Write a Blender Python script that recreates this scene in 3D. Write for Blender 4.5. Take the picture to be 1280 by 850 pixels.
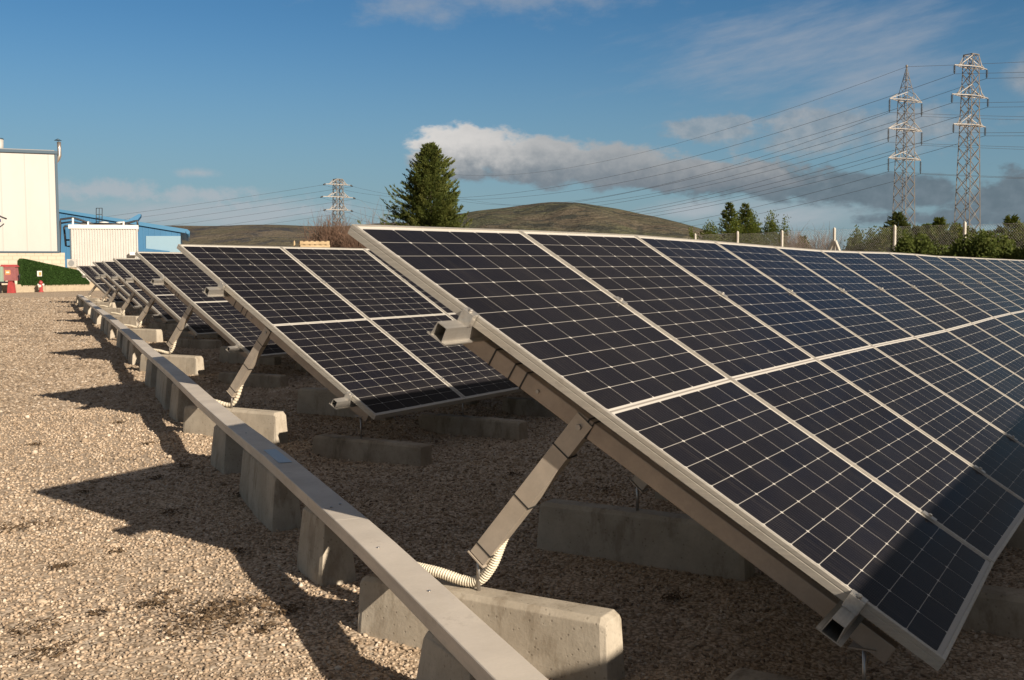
import bpy, bmesh, math, random
import numpy as np
from mathutils import Vector, Matrix
R_ = math.radians
rng = np.random.default_rng(7)
random.seed(7)
S = bpy.context.scene
COL = S.collection
for o in list(bpy.data.objects):
    bpy.data.objects.remove(o)

# ------------------------------------------------------------------ camera, sky, sun, exposure
CAM = np.array([-2.7066, -2.2135, 1.2135])
YAW, PITCH, ROLL, FPX = R_(59.1347), R_(-3.8510), R_(0.2249), 1357.2
fw = np.array([math.sin(YAW)*math.cos(PITCH), math.cos(YAW)*math.cos(PITCH), math.sin(PITCH)])
rt = np.array([math.cos(YAW), -math.sin(YAW), 0.0])
dn = np.cross(fw, rt)
c_, s_ = math.cos(ROLL), math.sin(ROLL)
rt, dn = c_*rt+s_*dn, -s_*rt+c_*dn
cam_d = bpy.data.cameras.new('camera')
cam = bpy.data.objects.new('camera', cam_d)
COL.objects.link(cam)
M = Matrix.Identity(4)
for i in range(3):
    M[i][0], M[i][1], M[i][2], M[i][3] = rt[i], -dn[i], -fw[i], CAM[i]
cam.matrix_world = M
cam_d.sensor_width = 36.0
cam_d.lens = 36.0*FPX/1280.0
cam_d.clip_start, cam_d.clip_end = 0.05, 30000
S.camera = cam

def ray(px, py):
    return rt*((px-640)/FPX)+dn*((py-425)/FPX)+fw
def at(px, py, D):                  # world point seen at a photo pixel, D metres in front
    return CAM+ray(px, py)*D
def gnd(px, py, z=0.0):
    d = ray(px, py)
    return CAM+d*((z-CAM[2])/d[2])

SUN = np.array([-0.95, -3.05, 1.36]); SUN /= np.linalg.norm(SUN)
SUN_EL = math.asin(SUN[2]); SUN_AZ = math.atan2(SUN[0], SUN[1])
sl = bpy.data.lights.new('sun', 'SUN')
sl.energy, sl.angle, sl.color = 5.0, R_(0.53), (1.0, 0.862, 0.695)
so = bpy.data.objects.new('sun', sl); COL.objects.link(so)
so.rotation_euler = Vector(SUN).to_track_quat('Z', 'Y').to_euler()
S.view_settings.view_transform = 'Standard'
S.view_settings.look = 'None'
S.view_settings.exposure = 0.56
S.view_settings.gamma = 1.0
S.view_settings.use_curve_mapping = False

W = bpy.data.worlds.new('World'); S.world = W
W.use_nodes = True
wt = W.node_tree

class NG:                            # small helper to write node maths
    def __init__(s, nt): s.nt = nt
    def node(s, t, **k):
        n = s.nt.nodes.new(t)
        for a, b in k.items(): setattr(n, a, b)
        return n
    def put(s, sock, v):
        if hasattr(v, 'is_linked') or isinstance(v, bpy.types.NodeSocket): s.nt.links.new(v, sock)
        else: sock.default_value = v
    def m(s, op, a, b=0.0, c=0.0, clamp=False):
        n = s.node('ShaderNodeMath', operation=op, use_clamp=clamp)
        s.put(n.inputs[0], a); s.put(n.inputs[1], b); s.put(n.inputs[2], c)
        return n.outputs[0]
    def vm(s, op, a, b=(0, 0, 0)):
        n = s.node('ShaderNodeVectorMath', operation=op)
        s.put(n.inputs[0], a); s.put(n.inputs[1], b)
        return n.outputs['Value'] if op in ('LENGTH', 'DOT_PRODUCT') else n.outputs[0]
    def xyz(s, v):
        n = s.node('ShaderNodeSeparateXYZ'); s.put(n.inputs[0], v); return n.outputs
    def comb(s, x, y, z):
        n = s.node('ShaderNodeCombineXYZ')
        for i, v in enumerate((x, y, z)): s.put(n.inputs[i], v)
        return n.outputs[0]
    def ss(s, v, a, b):               # smoothstep
        n = s.node('ShaderNodeMapRange', interpolation_type='SMOOTHSTEP')
        s.put(n.inputs[0], v); n.inputs[1].default_value = a; n.inputs[2].default_value = b
        return n.outputs[0]
    def noise(s, vec, scale, detail=4, rough=0.55, dist=0.0, out='Fac'):
        n = s.node('ShaderNodeTexNoise'); s.put(n.inputs['Vector'], vec)
        n.inputs['Scale'].default_value = scale; n.inputs['Detail'].default_value = detail
        n.inputs['Roughness'].default_value = rough; n.inputs['Distortion'].default_value = dist
        return n.outputs[out]
    def voro(s, vec, scale, feature='F1', out='Distance', rnd=1.0):
        n = s.node('ShaderNodeTexVoronoi', feature=feature); s.put(n.inputs['Vector'], vec)
        n.inputs['Scale'].default_value = scale; n.inputs['Randomness'].default_value = rnd
        return n.outputs[out]
    def mix(s, f, a, b, mode='MIX'):
        n = s.node('ShaderNodeMix', data_type='RGBA', blend_type=mode)
        s.put(n.inputs[0], f); s.put(n.inputs[6], a); s.put(n.inputs[7], b)
        return n.outputs[2]
    def ramp(s, f, stops):
        n = s.node('ShaderNodeValToRGB'); s.put(n.inputs[0], f)
        e = n.color_ramp.elements
        while len(e) < len(stops): e.new(0.5)
        for el, (p, c) in zip(e, stops): el.position = p; el.color = (*c, 1)
        return n.outputs[0]
    def bump(s, h, strength=0.5, dist=0.01, normal=None):
        n = s.node('ShaderNodeBump'); s.put(n.inputs['Height'], h)
        n.inputs['Strength'].default_value = strength; n.inputs['Distance'].default_value = dist
        if normal is not None: s.put(n.inputs['Normal'], normal)
        return n.outputs[0]

def c4(c): return (c[0], c[1], c[2], 1.0)

# ---- sky: Nishita dome with procedural clouds placed by azimuth and elevation
wt.nodes.clear()
g = NG(wt)
sky = g.node('ShaderNodeTexSky', sky_type='NISHITA')
sky.sun_disc = False
sky.sun_elevation = SUN_EL; sky.sun_rotation = SUN_AZ
sky.air_density, sky.dust_density, sky.ozone_density, sky.altitude = 1.0, 0.25, 3.0, 300
tc = g.node('ShaderNodeTexCoord').outputs['Generated']
X, Y, Z = g.xyz(tc)[0:3]
az = g.m('MULTIPLY', g.m('ARCTAN2', X, Y), 180/math.pi)
el = g.m('MULTIPLY', g.m('ARCSINE', Z), 180/math.pi)
ae = g.comb(az, g.m('MULTIPLY', el, 1.9), 0.0)
fb = g.noise(ae, 0.42, 7, 0.60)
fb2 = g.noise(g.comb(az, g.m('MULTIPLY', el, 1.2), 7.3), 1.1, 6, 0.6)
fstr = g.noise(g.comb(g.m('MULTIPLY', az, 0.35), g.m('ADD', g.m('MULTIPLY', el, 1.6), g.m('MULTIPLY', az, -0.3)), 3.1), 0.55, 7, 0.62)
def dirpx(px, py):
    d = ray(px, py); d = d/np.linalg.norm(d)
    return math.degrees(math.atan2(d[0], d[1])), math.degrees(math.asin(d[2]))
def blob(px, py, wx, wy, slope=0.0, nz=0.9, soft=0.5, noise=None):
    a0, e0 = dirpx(px, py)
    a1, _ = dirpx(px+wx, py); _, e1 = dirpx(px, py-wy)
    ra, re = abs(a1-a0), abs(e1-e0)
    dx = g.m('SUBTRACT', az, a0)
    dy = g.m('SUBTRACT', g.m('SUBTRACT', el, e0), g.m('MULTIPLY', dx, slope))
    r = g.m('SQRT', g.m('ADD', g.m('POWER', g.m('ABSOLUTE', g.m('DIVIDE', dx, ra)), 2.0), g.m('POWER', g.m('ABSOLUTE', g.m('DIVIDE', dy, re)), 2.0)))
    v = g.m('ADD', g.m('SUBTRACT', 1.0, r), g.m('MULTIPLY', g.m('SUBTRACT', noise if noise is not None else fb, 0.5), nz*2))
    return g.ss(v, 0.0, soft), dy, re
def mx(*v):
    o = v[0]
    for w in v[1:]: o = g.m('MAXIMUM', o, w)
    return o
# the long bank: bright head at its left end, grey tail running right
bank = [blob(590, 190, 92, 38, 0.0, 0.8, 0.30), blob(700, 203, 190, 36, -0.05, 0.75, 0.35), blob(850, 216, 190, 28, -0.04, 0.8, 0.4)]
tail = [blob(920, 224, 180, 28, -0.05, 1.0, 0.4), blob(1080, 238, 190, 30, -0.05, .9, 0.4), blob(1310, 250, 190, 46, 0.0, 1.1, 0.4), blob(1200, 272, 150, 16, 0.0, 1.2, 0.5)]
puff = [blob(895, 161, 80, 22, 0.02, 1.0, 0.5), blob(1015, 160, 120, 36, 0.02, 1.0, 0.6), blob(1125, 160, 140, 38, 0.0, 1.1, 0.8), blob(1290, 90, 50, 35, 0, .6, .8)]
wisp = [blob(130, 238, 120, 18, 0.0, 1.0, 0.9, fb2), blob(250, 244, 100, 15, 0.0, 1.0, 0.9, fb2), blob(270, 270, 300, 34, 0.0, 0.8, 1.0, fstr), blob(330, 262, 160, 20, 0.0, 1.0, 1.0, fb2),
        blob(880, 262, 110, 20, 0.03, 0.6, 1.0), blob(980, 268, 170, 34, 0.0, 0.8, 1.2, fstr), blob(245, 216, 40, 9, 0, 0.7, 1.2, fb2)]
topc = [blob(640, -8, 260, 40, 0.0, 1.1, 1.2), blob(510, 8, 90, 38, 0.0, 1.1, 1.2)]
veil = [blob(1000, 60, 300, 90, 0.1, 1.0, 1.5, fstr), blob(1080, 100, 170, 60, 0.1, 0.9, 1.4, fstr)]
added_far = [blob(1750, 150, 420, 130, 0.0, 1.0, 0.9), blob(1350, -350, 500, 280, 0.0, 1.3, 0.9, fb)]  # unseen grey cloud added right of the view to dull the panel reflections
def mxo(lst): return mx(*[b[0] for b in lst])
d_bank, d_tail, d_puff, d_wisp, d_veil, d_added_far = map(mxo, (bank, tail, puff, wisp, veil, added_far))
K = 1.0
hd = bank[1]
vert = g.ss(g.m('ADD', g.m('DIVIDE', hd[1], hd[2]), g.m('MULTIPLY', g.m('SUBTRACT', fb2, 0.5), 1.6)), -0.9, 0.75)
a_l, _ = dirpx(520, 190); a_r, _ = dirpx(770, 190)
lr = g.ss(g.m('ADD', az, g.m('MULTIPLY', g.m('SUBTRACT', fb, .5), 8.0)), a_r, a_l)
lit = g.m('MULTIPLY', vert, g.m('ADD', 0.35, g.m('MULTIPLY', lr, 0.65)))
CL_LIT, CL_GREY, CL_TAIL, CL_PUFF, CL_HAZE = (9.2, 8.8, 8.4), (2.5, 2.95, 3.4), (1.65, 2.2, 2.65), (5.5, 5.4, 5.4), (5.4, 5.9, 6.4)
hs = g.node('ShaderNodeHueSaturation'); hs.inputs['Saturation'].default_value = 1.28; hs.inputs['Value'].default_value = .93; g.put(hs.inputs['Color'], sky.outputs[0]); col = hs.outputs[0]
hz = g.ss(el, 13.0, 0.0)
col = g.mix(g.m('MULTIPLY', hz, 0.75), col, c4((2.15, 3.75, 5.05)))
col = g.mix(g.m('MULTIPLY', d_veil, 0.78), col, c4((4.5, 5.0, 5.8)))
col = g.mix(g.m('MULTIPLY', mxo(topc), .50), col, c4((5.0, 5.2, 5.6)))
col = g.mix(g.m('MULTIPLY', d_wisp, 0.80), col, c4(CL_HAZE))
col = g.mix(g.m('MULTIPLY', d_added_far, 0.85), col, c4((2.6, 2.5, 2.5)))
# unseen warm broken cloud added overhead and behind the viewpoint to neutralise blue shade
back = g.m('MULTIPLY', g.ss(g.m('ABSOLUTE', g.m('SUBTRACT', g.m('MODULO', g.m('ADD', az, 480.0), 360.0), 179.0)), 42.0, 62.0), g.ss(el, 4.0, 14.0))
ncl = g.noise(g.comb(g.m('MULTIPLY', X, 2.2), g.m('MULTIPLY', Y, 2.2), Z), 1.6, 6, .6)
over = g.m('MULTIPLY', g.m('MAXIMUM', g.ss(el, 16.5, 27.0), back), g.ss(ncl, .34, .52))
added_side = g.m('MULTIPLY', g.m('MULTIPLY', g.ss(az, 85.0, 90.0), g.ss(az, 135.0, 120.0)), g.m('MULTIPLY', g.ss(el, 6.0, 11.0), g.ss(fb, .36, .52)))  # unseen grey bank added beside the view, greys the near panels' reflection
col = g.mix(g.m('MULTIPLY', added_side, .88), col, g.mix(g.ss(fb2, .35, .65), c4((1.25, 1.25, 1.3)), c4((2.3, 2.2, 2.15))))
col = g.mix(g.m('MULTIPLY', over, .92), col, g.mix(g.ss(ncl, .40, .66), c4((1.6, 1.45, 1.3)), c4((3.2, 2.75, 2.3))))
col = g.mix(g.m('MULTIPLY', d_puff, 0.62), col, g.mix(g.ss(fb2, .3, .7), c4((3.4, 3.8, 4.2)), c4(CL_PUFF)))
col = g.mix(g.m('MULTIPLY', d_tail, 0.92), col, g.mix(g.ss(fb2, .3, .75), c4(CL_TAIL), c4((2.2, 2.8, 3.3))))
col = g.mix(g.m('MULTIPLY', d_bank, 0.95), col, g.mix(lit, c4(CL_GREY), c4(CL_LIT)))
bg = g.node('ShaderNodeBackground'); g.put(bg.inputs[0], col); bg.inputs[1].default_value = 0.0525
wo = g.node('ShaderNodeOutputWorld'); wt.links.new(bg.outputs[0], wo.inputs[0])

# ------------------------------------------------------------------ materials
def mat(name, color=(.5, .5, .5), rough=.6, metal=0.0, spec=.5):
    m = bpy.data.materials.new(name); m.use_nodes = True
    nt = m.node_tree; b = nt.nodes['Principled BSDF']
    b.inputs['Base Color'].default_value = c4(color); b.inputs['Roughness'].default_value = rough
    b.inputs['Metallic'].default_value = metal; b.inputs['Specular IOR Level'].default_value = spec
    return m, NG(nt), b
def objco(g): return g.node('ShaderNodeTexCoord').outputs['Object']
def wpos(g): return g.node('ShaderNodeNewGeometry').outputs['Position']
def speckle(name, c1, c2, scale, rough=.6, metal=0.0, bump=0.0, bscale=None, detail=5, spec=.5, stretch=None):
    m, g, b = mat(name, c1, rough, metal, spec)
    p = wpos(g)
    if stretch: p = g.vm('MULTIPLY', p, stretch)
    f = g.noise(p, scale, detail, .6)
    g.put(b.inputs['Base Color'], g.mix(g.ss(f, .3, .7), c4(c1), c4(c2)))
    g.put(b.inputs['Roughness'], g.m('ADD', rough-.08, g.m('MULTIPLY', f, .16)))
    if bump: g.put(b.inputs['Normal'], g.bump(g.noise(p, bscale or scale*3, 4), bump, .01))
    return m

# gravel sheet: crushed stone cells, brown dirt and moss patches
def gravel():
    m, g, b = mat('gravel', rough=.9, spec=.25)
    p = wpos(g)
    vd = g.voro(p, 78, 'F1', 'Distance')
    vc = g.xyz(g.voro(p, 78, 'F1', 'Color'))[0]
    vc2 = g.xyz(g.voro(p, 23, 'F1', 'Color'))[1]
    stone = g.ramp(g.m('ADD', g.m('MULTIPLY', vc, .7), g.m('MULTIPLY', vc2, .3)), [(0, (.28, .21, .15)), (.25, (.48, .375, .27)), (.55, (.63, .50, .375)), (.8, (.69, .575, .445)), (1, (.82, .73, .61))])
    crack = g.ss(vd, .42, .72)
    stone = g.mix(g.m('MULTIPLY', crack, .72), stone, c4((.12, .09, .06)))
    big = g.noise(p, .55, 5, .6)
    stone = g.mix(g.m('MULTIPLY', g.ss(big, .35, .75), .35), stone, c4((.36, .27, .18)))
    d1 = g.noise(g.vm('MULTIPLY', p, (1.0, 1.0, 0)), 2.4, 5, .68)
    dirt = g.m('MULTIPLY', g.ss(d1, .68, .80), .7)
    stone = g.mix(dirt, stone, c4((.105, .062, .033)))
    tone = g.noise(g.vm('MULTIPLY', p, (1, 1, 0)), .9, 5, .65)
    stone = g.mix(g.m('MULTIPLY', g.ss(tone, .42, .70), .30), stone, c4((.27, .215, .155)))
    g.put(b.inputs['Base Color'], stone)
    h = g.m('ADD', g.m('MULTIPLY', vd, -1.0), g.m('MULTIPLY', g.noise(p, 9, 3), .8))
    g.put(b.inputs['Normal'], g.bump(h, .22, .010))
    return m
M_GRAVEL = gravel()
def stonemat():
    m, g, b = mat('crushed_stone', rough=.88, spec=.25)
    a = g.node('ShaderNodeAttribute', attribute_name='tint').outputs['Fac']
    p = wpos(g)
    c = g.ramp(a, [(0, (.11, .08, .057)), (.22, (.28, .21, .147)), (.5, (.465, .36, .26)), (.8, (.565, .46, .35)), (1, (.78, .69, .58))])
    d1 = g.noise(g.vm('MULTIPLY', p, (1.0, 1.0, 0)), 2.4, 5, .68)
    c = g.mix(g.m('MULTIPLY', g.ss(d1, .68, .80), .65), c, c4((.12, .07, .038)))
    tone = g.noise(g.vm('MULTIPLY', p, (1, 1, 0)), .9, 5, .65)
    c = g.mix(g.m('MULTIPLY', g.ss(tone, .42, .70), .30), c, c4((.21, .165, .12)))
    c = g.mix(g.m('MULTIPLY', g.noise(p, 160, 2), .25), c, c4((.2, .155, .11)))
    g.put(b.inputs['Base Color'], c)
    return m
M_STONE = stonemat()

def concrete(name, c1, c2, stain):
    m, g, b = mat(name, rough=.9, spec=.25)
    p = wpos(g)
    f = g.noise(p, 5, 6, .65); f2 = g.noise(p, 90, 3, .6)
    c = g.mix(g.ss(f, .3, .7), c4(c1), c4(c2))
    st = g.noise(g.vm('MULTIPLY', p, (1, 1, .35)), 11, 5, .7)
    c = g.mix(g.m('MULTIPLY', g.ss(st, .50, .68), .62), c, c4(stain))
    pit = g.m('MULTIPLY', g.ss(g.voro(p, 42), .20, .10), g.ss(f, .40, .55))
    c = g.mix(g.m('MULTIPLY', pit, .42), c, c4((.10, .085, .065)))
    c = g.mix(g.m('MULTIPLY', g.ss(f2, .5, .75), .25), c, c4((.22, .19, .15)))
    g.put(b.inputs['Base Color'], c)
    g.put(b.inputs['Normal'], g.bump(g.m('ADD', f2, g.m('MULTIPLY', pit, -1.2)), .22, .005))
    return m
M_CONC = concrete('pale_concrete', (.50, .45, .37), (.38, .335, .27), (.23, .19, .14))
M_CONC2 = concrete('mossy_concrete', (.46, .39, .30), (.31, .255, .19), (.14, .11, .07))
M_WALLC = concrete('retaining_wall_concrete', (.44, .375, .27), (.37, .31, .23), (.30, .24, .17))

def alu(name, c, rough, metal, lines):
    m, g, b = mat(name, c, rough, metal)
    o = objco(g)
    f = g.noise(g.vm('MULTIPLY', wpos(g), lines), 1.0, 4, .6)
    base_ = g.mix(g.ss(f, .3, .7), c4(c), c4(tuple(x*.82 for x in c)))
    sp = g.xyz(g.voro(wpos(g), 130, 'F1', 'Color'))[0]; gr = g.noise(wpos(g), 3.2, 6, .7); sm = g.noise(g.vm('MULTIPLY', wpos(g), (9, 9, 9)), 1.0, 5, .75)
    base_ = g.mix(g.m('MULTIPLY', sp, .10), base_, c4(tuple(x*.6 for x in c)))
    base_ = g.mix(g.m('MULTIPLY', g.ss(gr, .48, .72), .22), base_, c4((.30, .245, .18)))
    base_ = g.mix(g.m('MULTIPLY', g.ss(sm, .60, .70), .25), base_, c4((.24, .20, .16)))
    g.put(b.inputs['Base Color'], base_)
    g.put(b.inputs['Roughness'], g.m('ADD', rough-.08, g.m('ADD', g.m('MULTIPLY', f, .12), g.m('MULTIPLY', sp, .10))))
    return m
M_FRAME = alu('anodised_frame', (.60, .565, .50), .42, .55, (3, 3, 140))
M_PURLIN = alu('mill_aluminium', (.66, .63, .58), .36, .75, (4, 90, 90))
M_RAFTER = alu('bronzed_aluminium', (.46, .38, .31), .45, .45, (60, 8, 8))
M_LEG = alu('leg_aluminium', (.55, .48, .40), .45, .35, (60, 8, 8))
M_GALV = alu('galvanised_tray', (.70, .635, .55), .5, .10, (3, 3, 25))
M_BOLT = mat('steel_bolt', (.42, .40, .38), .35, .9)[0]
M_BLACK = mat('black_plastic', (.02, .02, .02), .5)[0]
M_CONDUIT = mat('cream_conduit', (.66, .60, .48), .5)[0]
M_BACK = mat('white_backsheet', (.62, .62, .60), .6)[0]
M_BLUEPATCH = mat('sky_tinted_film', (.36, .50, .66), .3)[0]  # film on the tray, the sky's reflection is put into its pale blue

def cellglass():
    m, g, b = mat('solar_cells', (.012, .012, .018), .10, 0.0, .5)
    uv = g.node('ShaderNodeUVMap').outputs[0]         # in metres across and down the panel
    U, V, _ = g.xyz(uv)[0:3]
    W_, H_ = 1.043, 2.10
    cw = (W_-.044)/6
    uu = g.m('DIVIDE', g.m('SUBTRACT', U, .022), cw)
    half = (H_-.052-.022)/2; ch = half/12
    low = g.m('GREATER_THAN', V, H_/2)
    vv = g.m('DIVIDE', g.m('SUBTRACT', V, g.m('ADD', .026, g.m('MULTIPLY', low, half+.022))), ch)
    fu = g.m('FRACT', uu); fv = g.m('FRACT', vv)
    du = g.m('MULTIPLY', g.m('MINIMUM', fu, g.m('SUBTRACT', 1, fu)), cw)
    dv = g.m('MULTIPLY', g.m('MINIMUM', fv, g.m('SUBTRACT', 1, fv)), ch)
    gap = g.m('MAXIMUM', g.m('LESS_THAN', du, .0010), g.m('LESS_THAN', dv, .0010))
    dia = g.m('LESS_THAN', g.m('ADD', du, dv), .0068)
    out = g.m('MAXIMUM', g.m('MAXIMUM', g.m('LESS_THAN', uu, 0), g.m('GREATER_THAN', uu, 6)),
              g.m('MAXIMUM', g.m('LESS_THAN', vv, 0), g.m('GREATER_THAN', vv, 12)))
    white = g.m('MAXIMUM', g.m('MAXIMUM', gap, dia), out, clamp=True)
    ribbon = g.m('MULTIPLY', g.m('LESS_THAN', g.m('ABSOLUTE', g.m('SUBTRACT', V, H_/2)), .0032), 1.0)
    bb = g.m('FRACT', g.m('MULTIPLY', fu, 9)); bus = g.m('LESS_THAN', g.m('ABSOLUTE', g.m('SUBTRACT', bb, .5)), .028)
    fing = g.m('FRACT', g.m('MULTIPLY', V, 1/.0052)); fgr = g.m('LESS_THAN', fing, .17)
    idc = g.comb(g.m('FLOOR', uu), g.m('ADD', g.m('FLOOR', vv), g.m('MULTIPLY', low, 20)), 0)
    pid = g.node('ShaderNodeObjectInfo').outputs['Random']
    wn = g.node('ShaderNodeTexWhiteNoise', noise_dimensions='4D')
    g.put(wn.inputs['Vector'], idc); g.put(wn.inputs['W'], pid)
    tone = wn.outputs['Value']
    cell = g.mix(tone, c4((.0052, .0056, .0095)), c4((.0088, .0092, .0155)))
    cell = g.mix(pid, cell, c4((.0072, .0078, .0135)))
    cell = g.mix(g.m('MULTIPLY', fgr, .5), cell, c4((.022, .020, .022)))
    cell = g.mix(g.m('MULTIPLY', bus, .6), cell, c4((.055, .052, .050)))
    bsheet = g.mix(ribbon, g.mix(g.m('MAXIMUM', dia, out), c4((.36, .345, .32)), c4((.54, .52, .48))), c4((.26, .24, .22)))
    c = g.mix(white, cell, bsheet)
    dust = g.noise(wpos(g), 3.5, 6, .7)
    streak = g.noise(g.vm('MULTIPLY', g.comb(U, V, g.m('MULTIPLY', pid, 9.0)), (26.0, 1.3, 1.0)), 1.0, 4, .65)
    lowd = g.m('ADD', g.m('MULTIPLY', g.ss(V, 1.75, 2.09), .035), g.m('MULTIPLY', g.ss(streak, .52, .8), .028))
    c = g.mix(g.m('ADD', g.m('MULTIPLY', g.ss(dust, .35, .8), .018), lowd), c, c4((.42, .36, .28)))
    spot = g.ss(g.voro(g.comb(U, V, g.m('MULTIPLY', pid, 37.0)), 2.2), .030, .014)
    c = g.mix(g.m('MULTIPLY', spot, .55), c, c4((.40, .38, .33)))
    g.put(b.inputs['Base Color'], c)
    b.inputs['Specular IOR Level'].default_value = 0.0
    b.inputs['Roughness'].default_value = .6
    gl = g.node('ShaderNodeBsdfGlossy'); gl.inputs['Color'].default_value = (1, 1, 1, 1)
    g.put(gl.inputs['Roughness'], g.m('ADD', .10, g.m('MULTIPLY', g.ss(dust, .3, .8), .08)))
    geo = g.node('ShaderNodeNewGeometry')
    cs = g.m('ABSOLUTE', g.vm('DOT_PRODUCT', geo.outputs['Incoming'], geo.outputs['Normal']))
    fr = g.m('ADD', .005, g.m('MULTIPLY', g.m('POWER', g.m('SUBTRACT', 1.0, cs), 4.6), .30))
    mxs = g.node('ShaderNodeMixShader'); g.put(mxs.inputs[0], fr)
    g.nt.links.new(b.outputs[0], mxs.inputs[1]); g.nt.links.new(gl.outputs[0], mxs.inputs[2])
    g.nt.links.new(mxs.outputs[0], [n for n in g.nt.nodes if n.type == 'OUTPUT_MATERIAL'][0].inputs[0])
    return m
M_CELL = cellglass()

# ------------------------------------------------------------------ mesh helpers
class MB:
    def __init__(s): s.v, s.f, s.uv, s.sm = [], [], {}, set()
    def add(s, vs, fs, smooth=False):
        o = len(s.v); s.v += [tuple(map(float, p)) for p in vs]
        for f in fs:
            if smooth: s.sm.add(len(s.f))
            s.f.append(tuple(i+o for i in f))
        return o
    def hexa(s, p):                  # 8 corners: bottom 0-3, top 4-7
        s.add(p, [(3, 2, 1, 0), (4, 5, 6, 7), (0, 1, 5, 4), (1, 2, 6, 5), (2, 3, 7, 6), (3, 0, 4, 7)])
    def box(s, c, h, X=(1, 0, 0), Y=(0, 1, 0), Z=(0, 0, 1)):
        c, X, Y, Z = map(np.array, (c, X, Y, Z))
        s.hexa([c+X*h[0]*a+Y*h[1]*b+Z*h[2]*d for d in (-1, 1) for a, b in ((-1, -1), (1, -1), (1, 1), (-1, 1))])
    def bar(s, a, b, w, h, up=(0, 0, 1)):
        a, b = np.array(a, float), np.array(b, float)
        d = b-a; L = np.linalg.norm(d); d /= L
        u = np.array(up, float); x = np.cross(d, u)
        if np.linalg.norm(x) < 1e-6: x = np.cross(d, (1, 0, 0))
        x /= np.linalg.norm(x); z = np.cross(x, d)
        s.box((a+b)/2, (w/2, L/2, h/2), x, d, z)
    def tube(s, pts, r, n=8, caps=True):
        pts = [np.array(p, float) for p in pts]
        rr = r if hasattr(r, '__len__') else [r]*len(pts)
        base = len(s.v); N = len(pts); u = None
        for i, p in enumerate(pts):
            d = pts[min(i+1, N-1)]-pts[max(i-1, 0)]; d /= np.linalg.norm(d)+1e-12
            if u is None: u = np.cross(d, (0, 0, 1) if abs(d[2]) < .9 else (1, 0, 0))
            u = u-d*(u@d); u /= np.linalg.norm(u); w = np.cross(d, u)
            for k in range(n):
                a = 2*math.pi*k/n; q = p+(u*math.cos(a)+w*math.sin(a))*rr[i]; s.v.append(tuple(q))
        for i in range(N-1):
            for k in range(n):
                k2 = (k+1) % n
                s.sm.add(len(s.f)); s.f.append((base+i*n+k, base+i*n+k2, base+(i+1)*n+k2, base+(i+1)*n+k))
        if caps:
            s.f.append(tuple(base+k for k in range(n))[::-1]); s.f.append(tuple(base+(N-1)*n+k for k in range(n)))
    def prism(s, loopA, loopB):      # two matching loops, closed
        n = len(loopA)
        s.add(list(loopA)+list(loopB), [tuple(range(n))[::-1], tuple(range(n, 2*n))]+[(i, (i+1) % n, n+(i+1) % n, n+i) for i in range(n)])
    def build(s, name, m, parent=None, bevel=0.0, fix=True):
        me = bpy.data.meshes.new(name)
        vs = s.v
        off = np.zeros(3)
        q = parent
        while q is not None: off = off+np.array(q.location); q = q.parent
        me.from_pydata([tuple(np.array(p)-off) for p in vs], [], s.f)
        if s.sm:
            fl = np.zeros(len(s.f), bool); fl[list(s.sm)] = True
            me.polygons.foreach_set('use_smooth', fl)
        if fix or bevel:
            bm = bmesh.new(); bm.from_mesh(me)
            if fix: bmesh.ops.recalc_face_normals(bm, faces=bm.faces)
            if bevel:
                es = [e for e in bm.edges if len(e.link_faces) == 2 and e.calc_face_angle(0) > .5]
                bmesh.ops.bevel(bm, geom=es, offset=bevel, segments=2, affect='EDGES', profile=.6, clamp_overlap=True)
            bm.to_mesh(me); bm.free()
        me.materials.append(m)
        o = bpy.data.objects.new(name, me); COL.objects.link(o)
        if parent is not None: o.parent = parent
        return o

def tag(o, label, cat, group=None, kind=None):
    o['label'] = label; o['category'] = cat
    if group: o['group'] = group
    if kind: o['kind'] = kind
    return o
def empty(name, loc):
    o = bpy.data.objects.new(name, None); COL.objects.link(o)
    o.location = tuple(float(x) for x in loc); o.empty_display_size = .1
    return o
ORD = ['first', 'second', 'third', 'fourth', 'fifth', 'sixth', 'seventh', 'eighth', 'ninth', 'tenth', 'eleventh', 'twelfth', 'thirteenth', 'fourteenth', 'fifteenth', 'sixteenth', 'seventeenth', 'eighteenth', 'nineteenth', 'twentieth', 'twenty-first', 'twenty-second', 'twenty-third', 'twenty-fourth']
def npmesh(name, V, F, m, smooth=False, parent=None):
    me = bpy.data.meshes.new(name)
    V = np.asarray(V, np.float32); F = np.asarray(F, np.int32)
    k = F.shape[1]
    me.vertices.add(len(V)); me.vertices.foreach_set('co', V.ravel())
    me.loops.add(F.size); me.loops.foreach_set('vertex_index', F.ravel())
    me.polygons.add(len(F)); me.polygons.foreach_set('loop_start', np.arange(0, F.size, k, dtype=np.int32))
    me.polygons.foreach_set('loop_total', np.full(len(F), k, np.int32))
    if smooth: me.polygons.foreach_set('use_smooth', np.ones(len(F), bool))
    me.update(calc_edges=True)
    me.materials.append(m)
    o = bpy.data.objects.new(name, me); COL.objects.link(o)
    if parent is not None: o.parent = parent
    return o

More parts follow.
